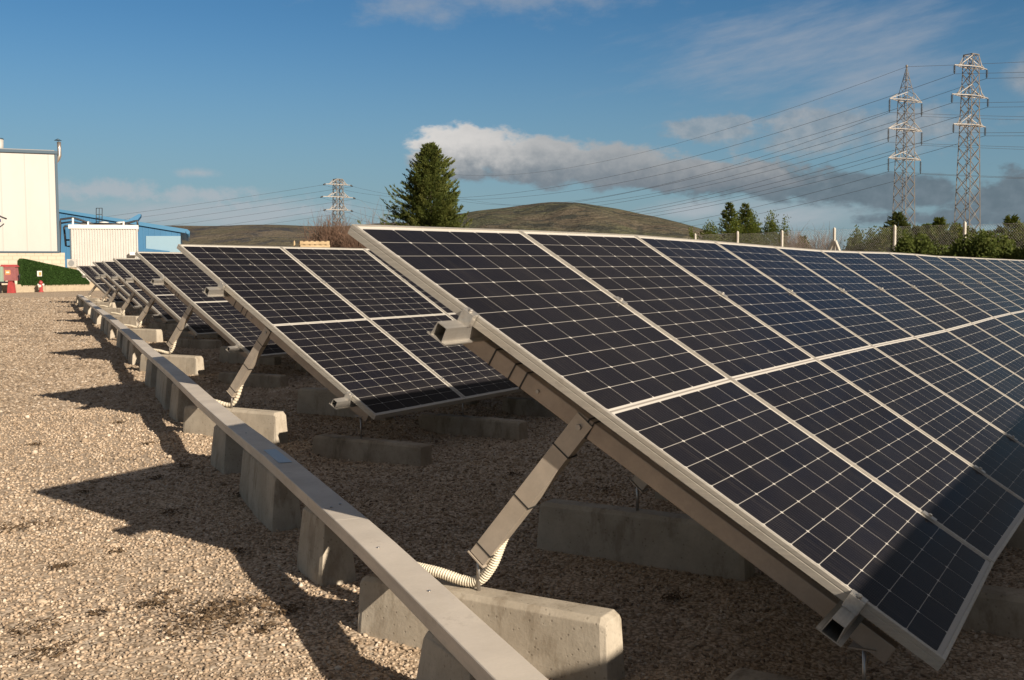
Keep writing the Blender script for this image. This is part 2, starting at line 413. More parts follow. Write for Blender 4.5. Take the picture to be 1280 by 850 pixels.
# ------------------------------------------------------------------ ground
TD = np.array([.586, .810]); TN = np.array([-.810, .586])     # direction of the service aisle and its left normal
def sstep(x, a, b):
    t = np.clip((x-a)/(b-a), 0, 1); return t*t*(3-2*t)
def gh(x, y):
    x = np.asarray(x, float); y = np.asarray(y, float)
    s = x*TD[0]+y*TD[1]; n = x*TN[0]+y*TN[1]
    far = .09*sstep(s, 6, 14)
    yr = np.mod(y-.0+2.0, 3.87)-2.0                            # -2 .. 1.87 around each row's top edge
    dip = -.055*(sstep(yr, -2.0, -1.7)*0+sstep(np.abs(yr+1.75), .75, .35)+sstep(np.abs(yr-2.12), .75, .35))*sstep(n, -.25, -.7)*sstep(s, 45, 35)
    und = .010*np.sin(x*2.1+1.3*np.sin(y*1.7))*np.cos(y*1.9+.7)+.006*np.sin(x*5.3+y*3.1)
    return far+dip+und*sstep(s, 60, 30)
def axis(c, fine, n1, grow, n2):
    a = [0.0]; d = fine
    for i in range(n1): a.append(a[-1]+d)
    for i in range(n2): d *= grow; a.append(a[-1]+d)
    a = np.array(a); return np.concatenate([c-a[:0:-1], c+a])
xs = axis(1.0, .09, 60, 1.075, 112); ys = axis(1.5, .09, 60, 1.075, 112)
GX, GY = np.meshgrid(xs, ys)
GZ = gh(GX, GY)
V = np.stack([GX.ravel(), GY.ravel(), GZ.ravel()], 1)
nx, ny = len(xs), len(ys)
I = np.arange(nx*ny).reshape(ny, nx)
F = np.stack([I[:-1, :-1].ravel(), I[:-1, 1:].ravel(), I[1:, 1:].ravel(), I[1:, :-1].ravel()], 1)
o = npmesh('ground', V, F, M_GRAVEL, True)
o['kind'] = 'structure'

# loose crushed stones lying on the sheet, dense near the viewpoint
def stones():
    t = (1+5**.5)/2
    ico = np.array([(-1, t, 0), (1, t, 0), (-1, -t, 0), (1, -t, 0), (0, -1, t), (0, 1, t), (0, -1, -t), (0, 1, -t), (t, 0, -1), (t, 0, 1), (-t, 0, -1), (-t, 0, 1)], float)
    ico /= np.linalg.norm(ico[0])
    icf = np.array([(0, 11, 5), (0, 5, 1), (0, 1, 7), (0, 7, 10), (0, 10, 11), (1, 5, 9), (5, 11, 4), (11, 10, 2), (10, 7, 6), (7, 1, 8), (3, 9, 4), (3, 4, 2), (3, 2, 6), (3, 6, 8), (3, 8, 9), (4, 9, 5), (2, 4, 11), (6, 2, 10), (8, 6, 7), (9, 8, 1)])
    P, SZ = [], []
    for r0, r1, den, s0, s1 in ((1.1, 3.4, 5200, .0030, .0092), (3.4, 6.0, 2300, .0045, .0105), (6.0, 10.0, 1000, .0065, .0125)):
        A = .5*R_(68)*(r1*r1-r0*r0); n = int(A*den)
        r = np.sqrt(rng.uniform(r0*r0, r1*r1, n)); a = YAW+rng.uniform(-R_(34), R_(34), n)
        P.append(np.stack([CAM[0]+r*np.sin(a), CAM[1]+r*np.cos(a)], 1))
        SZ.append((s0+(s1-s0)*rng.beta(1.6, 2.6, n))*np.where(rng.uniform(0, 1, n) < .018, rng.uniform(1.3, 2.1, n), 1.0))
    P = np.concatenate(P); SZ = np.concatenate(SZ); n = len(P)
    sc = SZ[:, None]*np.stack([rng.uniform(.8, 1.5, n), rng.uniform(.7, 1.1, n), rng.uniform(.45, .8, n)], 1)
    pts = ico[None]*rng.uniform(.72, 1.18, (n, 12, 1))*sc[:, None]
    a = rng.uniform(0, 2*np.pi, n); b = rng.normal(0, .45, n); d = rng.normal(0, .45, n)
    def rot(pts, ang, i, j):
        c, s = np.cos(ang)[:, None], np.sin(ang)[:, None]
        x, y = pts[..., i].copy(), pts[..., j].copy()
        pts[..., i] = c*x-s*y; pts[..., j] = s*x+c*y
    rot(pts, b, 0, 2); rot(pts, d, 1, 2); rot(pts, a, 0, 1)
    z = gh(P[:, 0], P[:, 1])+sc[:, 2]*rng.uniform(.1, .75, n)
    pts += np.stack([P[:, 0], P[:, 1], z], 1)[:, None]
    F = (icf[None]+(np.arange(n)*12)[:, None, None]).reshape(-1, 3)
    o = npmesh('gravel_stones', pts.reshape(-1, 3), F, M_STONE)
    at_ = o.data.attributes.new('tint', 'FLOAT', 'POINT')
    at_.data.foreach_set('value', np.repeat(rng.beta(2.2, 2.0, n), 12).astype(np.float32))
    tag(o, 'loose pale crushed stones covering the ground between the panel rows', 'gravel', kind='stuff')
    # coarser crushed stones farther off
    octa = np.array([(1, 0, 0), (-1, 0, 0), (0, 1, 0), (0, -1, 0), (0, 0, 1), (0, 0, -1)], float)
    ocf = np.array([(0, 2, 4), (2, 1, 4), (1, 3, 4), (3, 0, 4)])
    P = []
    for r0, r1, den in ((10, 18, 520), (18, 30, 200), (24, 46, 60)):
        n = int(.5*R_(68)*(r1*r1-r0*r0)*den)
        r = np.sqrt(rng.uniform(r0*r0, r1*r1, n)); a = YAW+rng.uniform(-R_(34), R_(34), n)
        P.append(np.stack([CAM[0]+r*np.sin(a), CAM[1]+r*np.cos(a), .010+.0005*r], 1))
    P = np.concatenate(P); n = len(P); sz = P[:, 2]*rng.uniform(.7, 1.7, n)
    pts = octa[None]*rng.uniform(.6, 1.3, (n, 6, 1))*sz[:, None, None]*np.array([1, 1, .7])
    a = rng.uniform(0, 2*np.pi, n); rot(pts, a, 0, 1)
    pts += np.stack([P[:, 0], P[:, 1], gh(P[:, 0], P[:, 1])+sz*.1], 1)[:, None]
    F = (ocf[None]+(np.arange(n)*6)[:, None, None]).reshape(-1, 3)
    o = npmesh('gravel_stones', pts.reshape(-1, 3), F, M_STONE)
    at_ = o.data.attributes.new('tint', 'FLOAT', 'POINT')
    at_.data.foreach_set('value', np.repeat(rng.beta(2.2, 2.0, n), 6).astype(np.float32))
    tag(o, 'coarse pale crushed stones farther along the gravel aisle', 'gravel', kind='stuff')
stones()

# ------------------------------------------------------------------ solar rows
PW = 1.053
class Row:
    def __init__(s, T, tilt, key):
        s.T = [np.array(t, float) for t in T]; s.key = key
        s.B = [t+2.10*np.array([.004, -math.cos(R_(a)), -math.sin(R_(a))]) for t, a in zip(s.T, tilt)]
    def P(s, q, v, d=0.0):           # q in panel widths along the row, v metres down the slope, d metres below the glass side
        i = int(min(max(math.floor(q), 0), len(s.T)-2)); f = q-i
        T = s.T[i]*(1-f)+s.T[i+1]*f; B = s.B[i]*(1-f)+s.B[i+1]*f
        e = s.T[i+1]-s.T[i]; dn_ = (B-T)/2.10
        n = np.cross(e, dn_); n /= np.linalg.norm(n)
        if n[2] < 0: n = -n
        return T+dn_*v-n*d
A_T = [(.004, 0, 1.352), (1.057, .004, 1.3625), (2.109, -.022, 1.3675), (3.162, -.034, 1.357), (4.215, -.052, 1.343), (5.268, -.063, 1.331), (6.321, -.083, 1.330), (7.373, -.107, 1.3335), (8.426, -.129, 1.328), (9.479, -.154, 1.3155), (10.532, -.168, 1.3135), (11.584, -.192, 1.310)]
for i in range(12, 25): A_T.append((11.584+(i-11)*1.0525, -.192-.0215*(i-11), 1.310-.0035*(i-11)))
A_tilt = [31.15, 31.95, 32.6]+[32.6]*22
def straight(x, y, z, n): return [(x+i*PW, y-.006*i, z-.002*i) for i in range(n+1)]
ROWS = [
    ('nearest', Row(A_T, A_tilt, 'A'), 24, 8),
    ('second', Row(straight(2.80, 3.88, 1.388, 7), [32.5]*8, 'B'), 7, 5),
    ('third', Row(straight(5.67, 7.74, 1.4035, 5), [32.3]*6, 'C'), 5, 4),
    ('fourth', Row(straight(8.50, 11.61, 1.374, 5), [32.3]*6, 'D'), 5, 4),
    ('fifth', Row(straight(11.38, 15.48, 1.363, 4), [32.3]*5, 'E'), 4, 3),
    ('sixth', Row(straight(14.19, 19.35, 1.378, 4), [32.3]*5, 'F'), 4, 3),
    ('seventh', Row(straight(17.10, 23.22, 1.298, 4), [32.3]*5, 'G'), 4, 3),
    ('farthest', Row(straight(19.66, 27.09, 1.308, 4), [32.3]*5, 'H'), 4, 3),
    ('out of frame', Row(straight(-2.80, -3.87, 1.43, 22), [32.0]*23, 'Z'), 22, 6),
]
def rowname(k): return 'the unseen row' if k == 'out of frame' else 'the '+k+' row'
def panel(row, i, key):
    g_ = .004/PW
    q0, q1 = i+g_, i+1-g_
    P = lambda u, v, d=0.0: row.P(q0+(q1-q0)*u/1.043, v, d)
    root = empty('solar_panel', P(.52, 2.1, .035))
    W_, H_, L = 1.043, 2.10, .011
    f = MB()
    def rect(inset, d): return [P(inset, inset, d), P(W_-inset, inset, d), P(W_-inset, H_-inset, d), P(inset, H_-inset, d)]
    loops = [rect(L, .0035), rect(L, 0), rect(.0015, 0), rect(0, .0015), rect(0, .012), rect(.0012, .013), rect(.0012, .015), rect(0, .016), rect(0, .035), rect(.030, .035), rect(.030, .033), rect(.003, .033), rect(.003, .008)]
    for a, b in zip(loops[:-1], loops[1:]):
        f.add(a+b, [(k, (k+1) % 4, 4+(k+1) % 4, 4+k) for k in range(4)])
    f.build('frame', M_FRAME, root, fix=False)
    nu, nv = 4, 8
    vs, uvs, fs = [], [], []
    for b in range(nv+1):
        for a in range(nu+1):
            u, v = L+(W_-2*L)*a/nu, L+(H_-2*L)*b/nv
            vs.append(tuple(P(u, v, .003)-np.array(root.location))); uvs.append((u, v))
    for b in range(nv):
        for a in range(nu):
            k = b*(nu+1)+a; fs.append((k, k+nu+1, k+nu+2, k+1))
    me = bpy.data.meshes.new('cell_glass'); me.from_pydata(vs, [], fs)
    ul = me.uv_layers.new(name='uv')
    for lp in me.loops: ul.data[lp.index].uv = uvs[lp.vertex_index]
    me.polygons.foreach_set('use_smooth', np.ones(len(fs), bool))
    me.materials.append(M_CELL)
    o = bpy.data.objects.new('cell_glass', me); COL.objects.link(o); o.parent = root
    bk = MB(); bk.add(rect(.004, .0085), [(0, 1, 2, 3)]); 
    jb = .52
    bk.build('back_sheet', M_BACK, root, fix=False)
    where = 'first from its left end' if i == 0 else ORD[i]+' from its left end'
    tag(root, 'dark silver framed solar panel in %s, %s' % (rowname(key), where), 'solar panel', 'solar panels of '+rowname(key))
    return root

def support(row, q, root, key, j, conduit):
    """rafter, leg and rods at panel coordinate q; ballast blocks are things of their own"""
    P = row.P
    ex = P(q+.5, 1)-P(q, 1); ex /= np.linalg.norm(ex)
    dv = P(q, 2)-P(q, 1); dv /= np.linalg.norm(dv)
    nn = (P(q, 1, 0)-P(q, 1, .1))/.1
    w = .020
    m = MB()
    a, b = P(q, .45, .112), P(q, 2.0, .112)
    m.box((a+b)/2, (w, np.linalg.norm(b-a)/2, .027), ex, dv, nn)
    m.build('rafter', M_RAFTER, root, bevel=.003)
    top = P(q, .97, .122)-ex*.004
    gz = float(gh(top[0]-.0, top[1]+.4))
    foot = np.array([top[0]+.004, top[1]+.36, gz+.315])
    d = foot-top; d /= np.linalg.norm(d)
    m = MB(); side = np.cross(d, ex); side /= np.linalg.norm(side)
    # channel-shaped leg: web facing left, two flanges
    t0, t1 = top-d*.03, foot
    for off, hx, hs in ((-.021, .0016, .031), ):
        m.box((t0+t1)/2+ex*off, (hx, np.linalg.norm(t1-t0)/2, hs), ex, d, side)
    for sgn in (-1, 1):
        m.box((t0+t1)/2+side*sgn*.0295+ex*.001, (.0200, np.linalg.norm(t1-t0)/2, .0014), ex, d, side)
    leg = m.build('leg', M_LEG, root, bevel=.0008)
    m = MB(); m.box(foot+d*.006+ex*.004, (.030, .0022, .036), ex, d, side); m.build('foot_plate', M_LEG, leg)
    m = MB(); m.tube([(foot[0], foot[1]+.008, gz+.17), (foot[0], foot[1]+.008, foot[2]+.030)], .0062, 10)
    m.build('foot_rod', M_BOLT, leg)
    m = MB(); m.tube([top-ex*.0225, top-ex*.030], .009, 6); m.build('bolt', M_BOLT, leg)
    m = MB(); m.tube([P(q, .80, .112)-ex*.019, P(q, .80, .112)-ex*.026], .006, 6); m.build('bolt', M_BOLT, leg)
    if conduit:
        for t in (.17, .55, .93):
            m = MB(); c = top+(foot-top)*t
            m.box(c+ex*.006, (.030, .0022, .0345), ex, d, side); m.build('cable_tie', M_BLACK, leg)
        for v in (.615, .695, .742, .985, 1.003):
            m = MB(); c = P(q, v, .112); m.box(c, (.0225, .0022, .0295), ex, dv, nn); m.build('cable_tie', M_BLACK, root)
    # front rod
    fr = P(q, 1.93, .130)
    gf = float(gh(fr[0], fr[1]-.1))
    m = MB()
    m.tube([(fr[0], fr[1], gf+.10), (fr[0], fr[1], fr[2])], .0055, 10)
    m.build('front_rod', M_BOLT, root)
    m = MB(); m.box((fr[0], fr[1], fr[2]-.012), (.030, .034, .002)); m.build('front_plate', M_RAFTER, root)
    return foot, fr, gz, gf, ex, d, side

def block(cx, cy, z0, L, wb, wt_, h, m, label, group, ang=0.0, slope=.014, seed=0, cat='concrete block'):
    """trapezoid kerb block, long axis along y when ang = 0"""
    r = random.Random(seed)
    c, s = math.cos(ang), math.sin(ang)
    z0 -= .06; H = h+.06
    sl_ = [(-wb/2, 0), (wb/2, 0), (wb/2*.97, H*.35), (wt_/2+.004, H-.016), (wt_/2-.008, H), (-wt_/2+.008, H), (-wt_/2-.004, H-.016), (-wb/2*.97, H*.35)]
    b = MB(); loops = []
    e = slope
    for yy, k in ((-L/2, 0), (-L/2+.02, 1), (L/2-.02, 1), (L/2, 0)):
        lp = []
        for x, z in sl_:
            y2 = yy+(e*(z/H))*(1 if yy < 0 else -1)
            xx = x*(1 if k else .93); zz = z if k else z-(.012 if z > H*.8 else 0)
            xx += r.uniform(-.002, .002); zz += r.uniform(-.002, .002) if z > 0 else 0
            lp.append((cx+c*xx-s*y2, cy+s*xx+c*y2, z0+zz))
        loops.append(lp)
    n = len(sl_)
    vs = sum(loops, []); fs = [tuple(range(n))[::-1], tuple(range(3*n, 4*n))]
    for q in range(3):
        fs += [(q*n+i, q*n+(i+1) % n, (q+1)*n+(i+1) % n, (q+1)*n+i) for i in range(n)]
    b.add(vs, fs)
    o = b.build('concrete_block', m, None, bevel=.003)
    tag(o, label, cat, group)
    return o

for ri, (key, row, npan, nsup) in enumerate(ROWS):
    for i in range(npan): panel(row, i, key)
    rk = rowname(key)
    root = empty('mounting_rack', row.P(0, 1.0, .3)*np.array([1, 1, 0]))
    tag(root, 'aluminium mounting rack of rails and slanted legs under the panels of '+rk, 'mounting rack', 'aluminium mounting racks')
    # purlins: hat profile rails along the row, sticking out at the left end
    for v in (.53, 1.86):
        m = MB()
        outer = [(-.019, .036), (.019, .036), (.023, .080), (.036, .080), (.036, .0845), (-.036, .0845), (-.036, .080), (-.023, .080)]
        inner = [(-.0165, .0385), (.0165, .0385), (.0205, .081), (-.0205, .081)]
        qs = [-.13/PW]+list(range(0, npan+1))
        vs, fs = [], []
        for q in qs: vs += [row.P(q, v+a, d) for a, d in outer+inner]
        for k in range(len(qs)-1):
            a_, b_ = k*12, (k+1)*12
            fs += [(a_+i, a_+(i+1) % 8, b_+(i+1) % 8, b_+i) for i in range(8)]
            fs += [(a_+8+(i+1) % 4, a_+8+i, b_+8+i, b_+8+(i+1) % 4) for i in range(4)]
        for k in (0, len(qs)-1):
            o_ = k*12
            fs += [(o_, o_+1, o_+9, o_+8), (o_+1, o_+2, o_+10, o_+9), (o_+7, o_, o_+8, o_+11), (o_+2, o_+3, o_+4, o_+5, o_+6, o_+7, o_+11, o_+10)]
        m.add(vs, fs)
        m.build('purlin', M_PURLIN, root)
        # clamps: end clamp at the left, mid clamps in the first gaps
        nn = (row.P(0, 1, 0)-row.P(0, 1, .1))/.1
        for k in range(0, min(npan, 11 if key == 'nearest' else 3)):
            ex = row.P(k+.5, v)-row.P(k, v); ex /= np.linalg.norm(ex)
            dv = row.P(k, 2)-row.P(k, 1); dv /= np.linalg.norm(dv)
            m = MB()
            if k == 0:
                c = row.P(0, v, 0)
                m.box(c-ex*.012+nn*(-.0165), (.0115, .022, .0195), ex, dv, nn)
                m.box(c-ex*.002+nn*.0035, (.0125, .022, .0018), ex, dv, nn)
                m.tube([c-ex*.011+nn*.003, c-ex*.011+nn*.012], .0075, 6)
            else:
                c = row.P(k, v, 0)
                m.box(c+nn*.0032, (.017, .025, .0016), ex, dv, nn)
                m.tube([c+nn*.003, c+nn*.012], .0068, 6)
            m.build('clamp', M_PURLIN, root, bevel=.0012)
    near = key in ('nearest', 'second', 'third', 'fourth', 'fifth', 'sixth', 'seventh', 'farthest')
    for j in range(nsup):
        q = (.112+1.22*j)/PW
        foot, fr, gz, gf, ex, d, side = support(row, q, root, key, j, near and j == 0)
        bc = M_CONC
        where = {0: 'the left end', 1: 'the second leg', 2: 'the third leg', 3: 'the fourth leg', 4: 'the fifth leg', 5: 'the sixth leg', 6: 'the seventh leg', 7: 'the eighth leg'}[j]
        block(foot[0], foot[1]-.01-.0, gz, .93, .128, .104, .205, M_CONC, 'pale trapezoid concrete block under the rear foot at %s of %s' % (where, rk) if j == 0 else 'shaded concrete block under the rear foot at %s of %s' % (where, rk), 'ballast blocks under the racks', seed=ri*50+j)
        block(fr[0], fr[1]-.08+.0, gf-.01, .92, .145, .115, .150, M_CONC2, 'low stained block under the front edge at %s of %s' % (where, rk), 'ballast blocks under the racks', seed=ri*50+j+20)
        if near and j == 0:
            # ribbed conduit coming down the leg and running to the cable tray
            tx = row.P(q, .99, .17)
            p = []
            off = ex*.026+np.array([0, -.0, 0])
            a = row.P(q, .97, .122)+ex*.012-side*0; dd = d
            st = a+dd*.05+np.cross(dd, ex)*0
            sd = side if side[1] < 0 else -side
            k1 = a+dd*.07+sd*.006; k2 = a+dd*.44+sd*.011
            k3 = foot+np.array([.016, -.030, -.030]); k4 = foot+np.array([.010, .035, -.088]); k5 = foot+np.array([-.01, .16, -.070]); k6 = foot+np.array([-.02, .30, -.06])
            ctl = [k1, k1*.5+k2*.5, k2, k3, k4, k5, k6]
            pts = []
            for i in range(len(ctl)-1):
                p0, p1, p2, p3 = ctl[max(i-1, 0)], ctl[i], ctl[i+1], ctl[min(i+2, len(ctl)-1)]
                for t in np.linspace(0, 1, 26, endpoint=False):
                    pts.append(.5*((2*p1)+(-p0+p2)*t+(2*p0-5*p1+4*p2-p3)*t*t+(-p0+3*p1-3*p2+p3)*t**3))
            pts = np.array(pts); L = np.concatenate([[0], np.cumsum(np.linalg.norm(np.diff(pts, axis=0), axis=1))])
            step = .0022 if ri == 0 else .006
            ss_ = np.arange(0, L[-1], step)
            pp = np.stack([np.interp(ss_, L, pts[:, k]) for k in range(3)], 1)
            rr = .0165+.0022*np.cos(ss_*2*np.pi/(.0088 if ri == 0 else .024))
            m = MB(); m.tube(pp, list(rr), 10 if ri == 0 else 6)
            co = m.build('conduit', M_CONDUIT, None, fix=False)
            tag(co, 'cream ribbed conduit tied to the left leg of %s' % rk, 'conduit', 'cream conduits at the row ends')

# ------------------------------------------------------------------ cable tray along the aisle
TS = np.array([-3.4, -1.1, .08, .5, 1.8, 3.05, 4.28, 6.0, 7.1, 8.9, 11.2, 15, 19, 23, 28, 33.6])
TZ = np.array([.20, .255, .297, .307, .32, .310, .313, .340, .347, .354, .382, .400, .40, .395, .40, .40])
def tz(s): return float(np.interp(s, TS, TZ))
def tp(s, n, z): 
    q = TD*s+TN*n; return np.array([q[0], q[1], z])
root = empty('cable_tray', tp(0, -.098, 0))
tag(root, 'long low galvanised cable tray running past the row ends on concrete blocks', 'cable tray')
joints = [-3.4, -1.62, .42, 2.42, 4.45, 6.45, 8.5, 10.5, 12.5, 15, 18, 21, 24, 27, 30, 33.4]
NL, NR, HT = -.040, -.157, .052
for a, b in zip(joints[:-1], joints[1:]):
    cut = [a+.0008]+[s for s in TS if a+.15 < s < b-.15]+[b-.0008]
    m = MB(); loops = []
    for s in cut:
        z = tz(s)
        loops.append([tp(s, NL-.004, z-HT), tp(s, NR+.004, z-HT), tp(s, NR+.004, z-.018), tp(s, NR, z-.018), tp(s, NR, z-.002), tp(s, NR+.003, z), tp(s, NL-.003, z), tp(s, NL, z-.002), tp(s, NL, z-.018), tp(s, NL-.004, z-.018)])
    n = len(loops[0]); vs = sum(loops, [])
    fs = [tuple(range(n))[::-1], tuple(range((len(cut)-1)*n, len(cut)*n))]
    for k in range(len(cut)-1): fs += [(k*n+i, k*n+(i+1) % n, (k+1)*n+(i+1) % n, (k+1)*n+i) for i in range(n)]
    m.add(vs, fs); m.build('tray_section', M_GALV, root)
m = MB()
s0 = 1.77
c = tp(s0, -.098, tz(s0)+.0012); tdir = (tp(s0+.1, 0, tz(s0+.1))-tp(s0-.1, 0, tz(s0-.1)))/.2
m.box(c, (.030, .19, .0008), (TN[0], TN[1], 0), tdir, (0, 0, 1)); m.build('film_patch', M_BLUEPATCH, root)
m = MB()
for s, n in ((.02, -.085), (.62, -.075), (.66, -.12), (-.45, -.10), (2.6, -.09)):
    m.tube([tp(s, n, tz(s)-.001), tp(s, n, tz(s)+.003)], .005, 8)
m.build('rivet', M_BOLT, root)
# blocks that carry the tray between the rows
tang = math.atan2(TD[1], TD[0])-math.pi/2
for k in range(8):
    base = 4.78*k
    rk = rowname(ROWS[k][0])
    lst = [(2.02, .90, 0), (3.30, .36, 1)]
    if k == 0: lst = [(-1.55, .40, 1), (-.72, .36, 1), (.82, .34, 1)]+lst
    elif k < 6: lst = [(.95, .34, 1)]+lst
    if k == 7: lst = [(.9, .4, 1)]
    for t, L, nar in lst:
        s = base+t; p = tp(s, -.098, 0)
        h = tz(s)-HT-float(gh(p[0], p[1]))-.002
        what = 'long' if L > .6 else 'short'
        pos = {-1.55: 'closest to the viewpoint', -.72: 'before its foot block', .82: 'just past its leg', .95: 'just past its leg', 2.02: 'midway to the next row', 3.30: 'nearer the next row', .9: 'at its far end'}[t]
        block(p[0], p[1], float(gh(p[0], p[1])), L, .15, .095, h, M_CONC, '%s block under the cable tray by %s, %s' % (what, rk, pos), 'blocks under the cable tray', ang=tang+(0.0 if not nar else .08), slope=.015 if not nar else .03, seed=900+k*9+int(t*3))

# ------------------------------------------------------------------ left background: buildings, walls, equipment
def ribbed(name, c, c2, pitch_dir, pitch, rough=.45, depth=.4, metal=0.0):
    m, g, b = mat(name, c, rough, metal)
    p = wpos(g)
    t = g.vm('DOT_PRODUCT', p, pitch_dir)
    w = g.m('FRACT', g.m('DIVIDE', t, pitch))
    ln = g.ss(g.m('ABSOLUTE', g.m('SUBTRACT', w, .5)), .44, .5)
    f = g.noise(g.vm('MULTIPLY', p, (.6, .6, .25)), 1.2, 5, .6)
    col = g.mix(g.ss(f, .3, .75), c4(c), c4(c2))
    g.put(b.inputs['Base Color'], g.mix(g.m('MULTIPLY', ln, .25), col, c4(tuple(x*.6 for x in c2))))
    g.put(b.inputs['Normal'], g.bump(ln, depth, .02))
    return m
fh = np.array([fw[0], fw[1], 0]); fh /= np.linalg.norm(fh)
rh = np.array([rt[0], rt[1], 0]); rh /= np.linalg.norm(rh)
UP = np.array([0, 0, 1.0])
E1 = rh+.44*fh; E1 /= np.linalg.norm(E1)              # along the white building's front, receding to the right
N1 = np.cross(E1, UP)                                  # towards the viewpoint
if N1@fh > 0: N1 = -N1
M_CLAD = ribbed('cream_cladding', (.48, .47, .45), (.45, .44, .415), tuple(E1), 1.15, .5, .25)
M_SLATE = mat('slate_blue_trim', (.035, .075, .115), .5)[0]
M_ROOF = mat('grey_roof', (.25, .26, .27), .7)[0]
M_RED = speckle('faded_red_paint', (.42, .055, .055), (.30, .05, .05), 6, .5)
M_REDDK = speckle('weathered_cabinet', (.33, .12, .12), (.24, .09, .09), 5, .6)
M_ORANGE = mat('orange_sign', (.72, .30, .12), .5)[0]
M_WHITE = mat('white_paint', (.68, .66, .62), .5)[0]
M_STEEL = mat('stainless_pipe', (.66, .60, .54), .3, .85)[0]
M_DKPIPE = mat('dark_pipe', (.022, .024, .03), .5)[0]
M_GREENBOX = mat('pale_green_paint', (.28, .38, .30), .5)[0]
def blockwork():
    m, g, b = mat('block_masonry', (.66, .58, .45), .85)
    p = wpos(g)
    h = g.vm('DOT_PRODUCT', p, tuple(E1)); z = g.xyz(p)[2]
    br = g.node('ShaderNodeTexBrick'); g.put(br.inputs['Vector'], g.comb(h, z, 0))
    br.inputs['Scale'].default_value = 1.0; br.inputs['Brick Width'].default_value = .42; br.inputs['Row Height'].default_value = .21
    br.inputs['Mortar Size'].default_value = .014
    br.inputs['Color1'].default_value = (.56, .49, .39, 1); br.inputs['Color2'].default_value = (.50, .435, .34, 1); br.inputs['Mortar'].default_value = (.38, .325, .25, 1)
    g.put(b.inputs['Base Color'], br.outputs[0])
    return m
M_BLOCKW = blockwork()

P0 = at(73, 345, 58.0); P0[2] = 0
zc = at(72.3, 315.5, 58.0)[2]; zt_ = at(66.5, 193, 58.0)[2]
root = empty('warehouse', P0)
tag(root, 'tall cream clad warehouse on a block wall base at the left edge', 'building')
def slab(m, a, b, z0, z1, th, out=0.0):
    """box on the front plane from a to b metres along E1, z0..z1, th metres deep behind the front plus out"""
    m.hexa([P0+E1*x+N1*y+UP*z for z in (z0, z1) for x, y in ((a, out), (b, out), (b, -th), (a, -th))])
m = MB(); slab(m, -16, 0, zc+.06, zt_-.03, 14.0); m.build('wall', M_CLAD, root)
m = MB(); slab(m, -16, .35, -.5, zc-.02, 14.0, .0); m.build('masonry_base', M_BLOCKW, root)
m = MB(); slab(m, -16, .1, zc-.017, zc+.057, 14.0, .06); m.build('drip_rail', M_SLATE, root)
m = MB(); slab(m, -16, .13, zt_-.02, zt_+.13, 14.2, .10); m.build('fascia', M_SLATE, root)
m = MB(); slab(m, .003, .13, zc+.06, zt_-.023, 14.0, .05); m.build('corner_trim', M_SLATE, root)
m = MB(); slab(m, -15.8, 0, zt_+.133, zt_+.2, 13.9, -.2); m.build('roof', M_ROOF, root)
# curved strokes of a sign at the left edge of the front
def onfront(px, py, out=.02):
    d = ray(px, py); return CAM+d*(((P0+N1*out-CAM)@N1)/(d@N1))
m = MB()
m.tube([onfront(*p) for p in ((-14, 263), (-4, 268), (2, 271), (8.5, 273.5))], .035, 6)
m.build('sign_stroke', M_DKPIPE, root)
m = MB(); m.tube([onfront(*p) for p in ((-10, 286), (0, 283.5), (3.5, 281), (5, 279.5))], .03, 6); m.build('sign_stroke', M_DKPIPE, root)
m = MB(); m.box(onfront(-1.2, 275.5), (.09, .03, .07), E1, N1, UP); m.build('sign_dot', mat('navy_sign', (.03, .03, .12), .5)[0], root)
# flue on the right flank
def q3(px, py, D): return at(px, py, D)
root = empty('flue_pipe', q3(70, 206, 58.6)); tag(root, 'bent stainless flue pipe with a dark cone cap on the warehouse corner', 'flue pipe')
m = MB(); m.tube([q3(66.0, 207, 59.5), q3(69.5, 203, 59), q3(72.8, 198.5, 59), q3(74.2, 194.5, 59), q3(74.0, 186, 59), q3(73.6, 177.5, 59)], .105, 14); m.build('pipe', M_STEEL, root)
t_ = q3(72.3, 175.6, 59)
m = MB(); m.tube([t_, t_+UP*.10], [.20, .02], 14); m.build('cap', M_SLATE, root)
m = MB(); m.tube([q3(73.3, 178.5, 59), t_+UP*.02], .012, 6); m.build('cap_stay', M_STEEL, root)
root = empty('roof_vent', q3(-1, 186, 60)); tag(root, 'short cream roof vent with a dark cap on the warehouse roof edge', 'roof vent')
m = MB(); m.tube([q3(-1.5, 191, 60), q3(-1.5, 174.5, 60)], .24, 16); m.build('vent_body', M_CLAD, root)
m = MB(); a_ = q3(-1.5, 174.3, 60); m.tube([a_, a_+UP*.07], [.26, .22], 16); m.build('cap', M_SLATE, root)

# retaining wall and the turf screen behind it
WA, WB = at(-40, 369, 49.5), at(112, 355.5, 55.5)
WA[2] = WB[2] = 0
EW = (WB-WA); LW = np.linalg.norm(EW); EW /= LW; NW = np.cross(EW, UP)
if NW@ray(50, 350) > 0: NW = -NW
def onwall(px, py, out=0.0):
    d = ray(px, py); return CAM+d*(((WA+NW*out-CAM)@NW)/(d@NW))
def wallpt(px, z, out):
    p = onwall(px, 350, out); p = p.copy(); p[2] = z; return p
m = MB()
zl, zr = onwall(0, 356.5)[2], onwall(105, 355.0-8.0)[2]
zl2, zr2 = onwall(26, 357)[2], onwall(108, 354)[2]
e0, e1 = wallpt(-60, 0, 0), wallpt(150, 0, 0)
th = .25
m.hexa([e0-UP*.6, e1-UP*.6, e1-UP*.6-NW*th, e0-UP*.6-NW*th, e0+UP*zl2, e1+UP*(zr2+.1), e1+UP*(zr2+.1)-NW*th, e0+UP*zl2-NW*th])
o = m.build('retaining_wall', M_WALLC, None, bevel=.02)
tag(o, 'low sandy concrete retaining wall at the end of the gravel', 'wall')
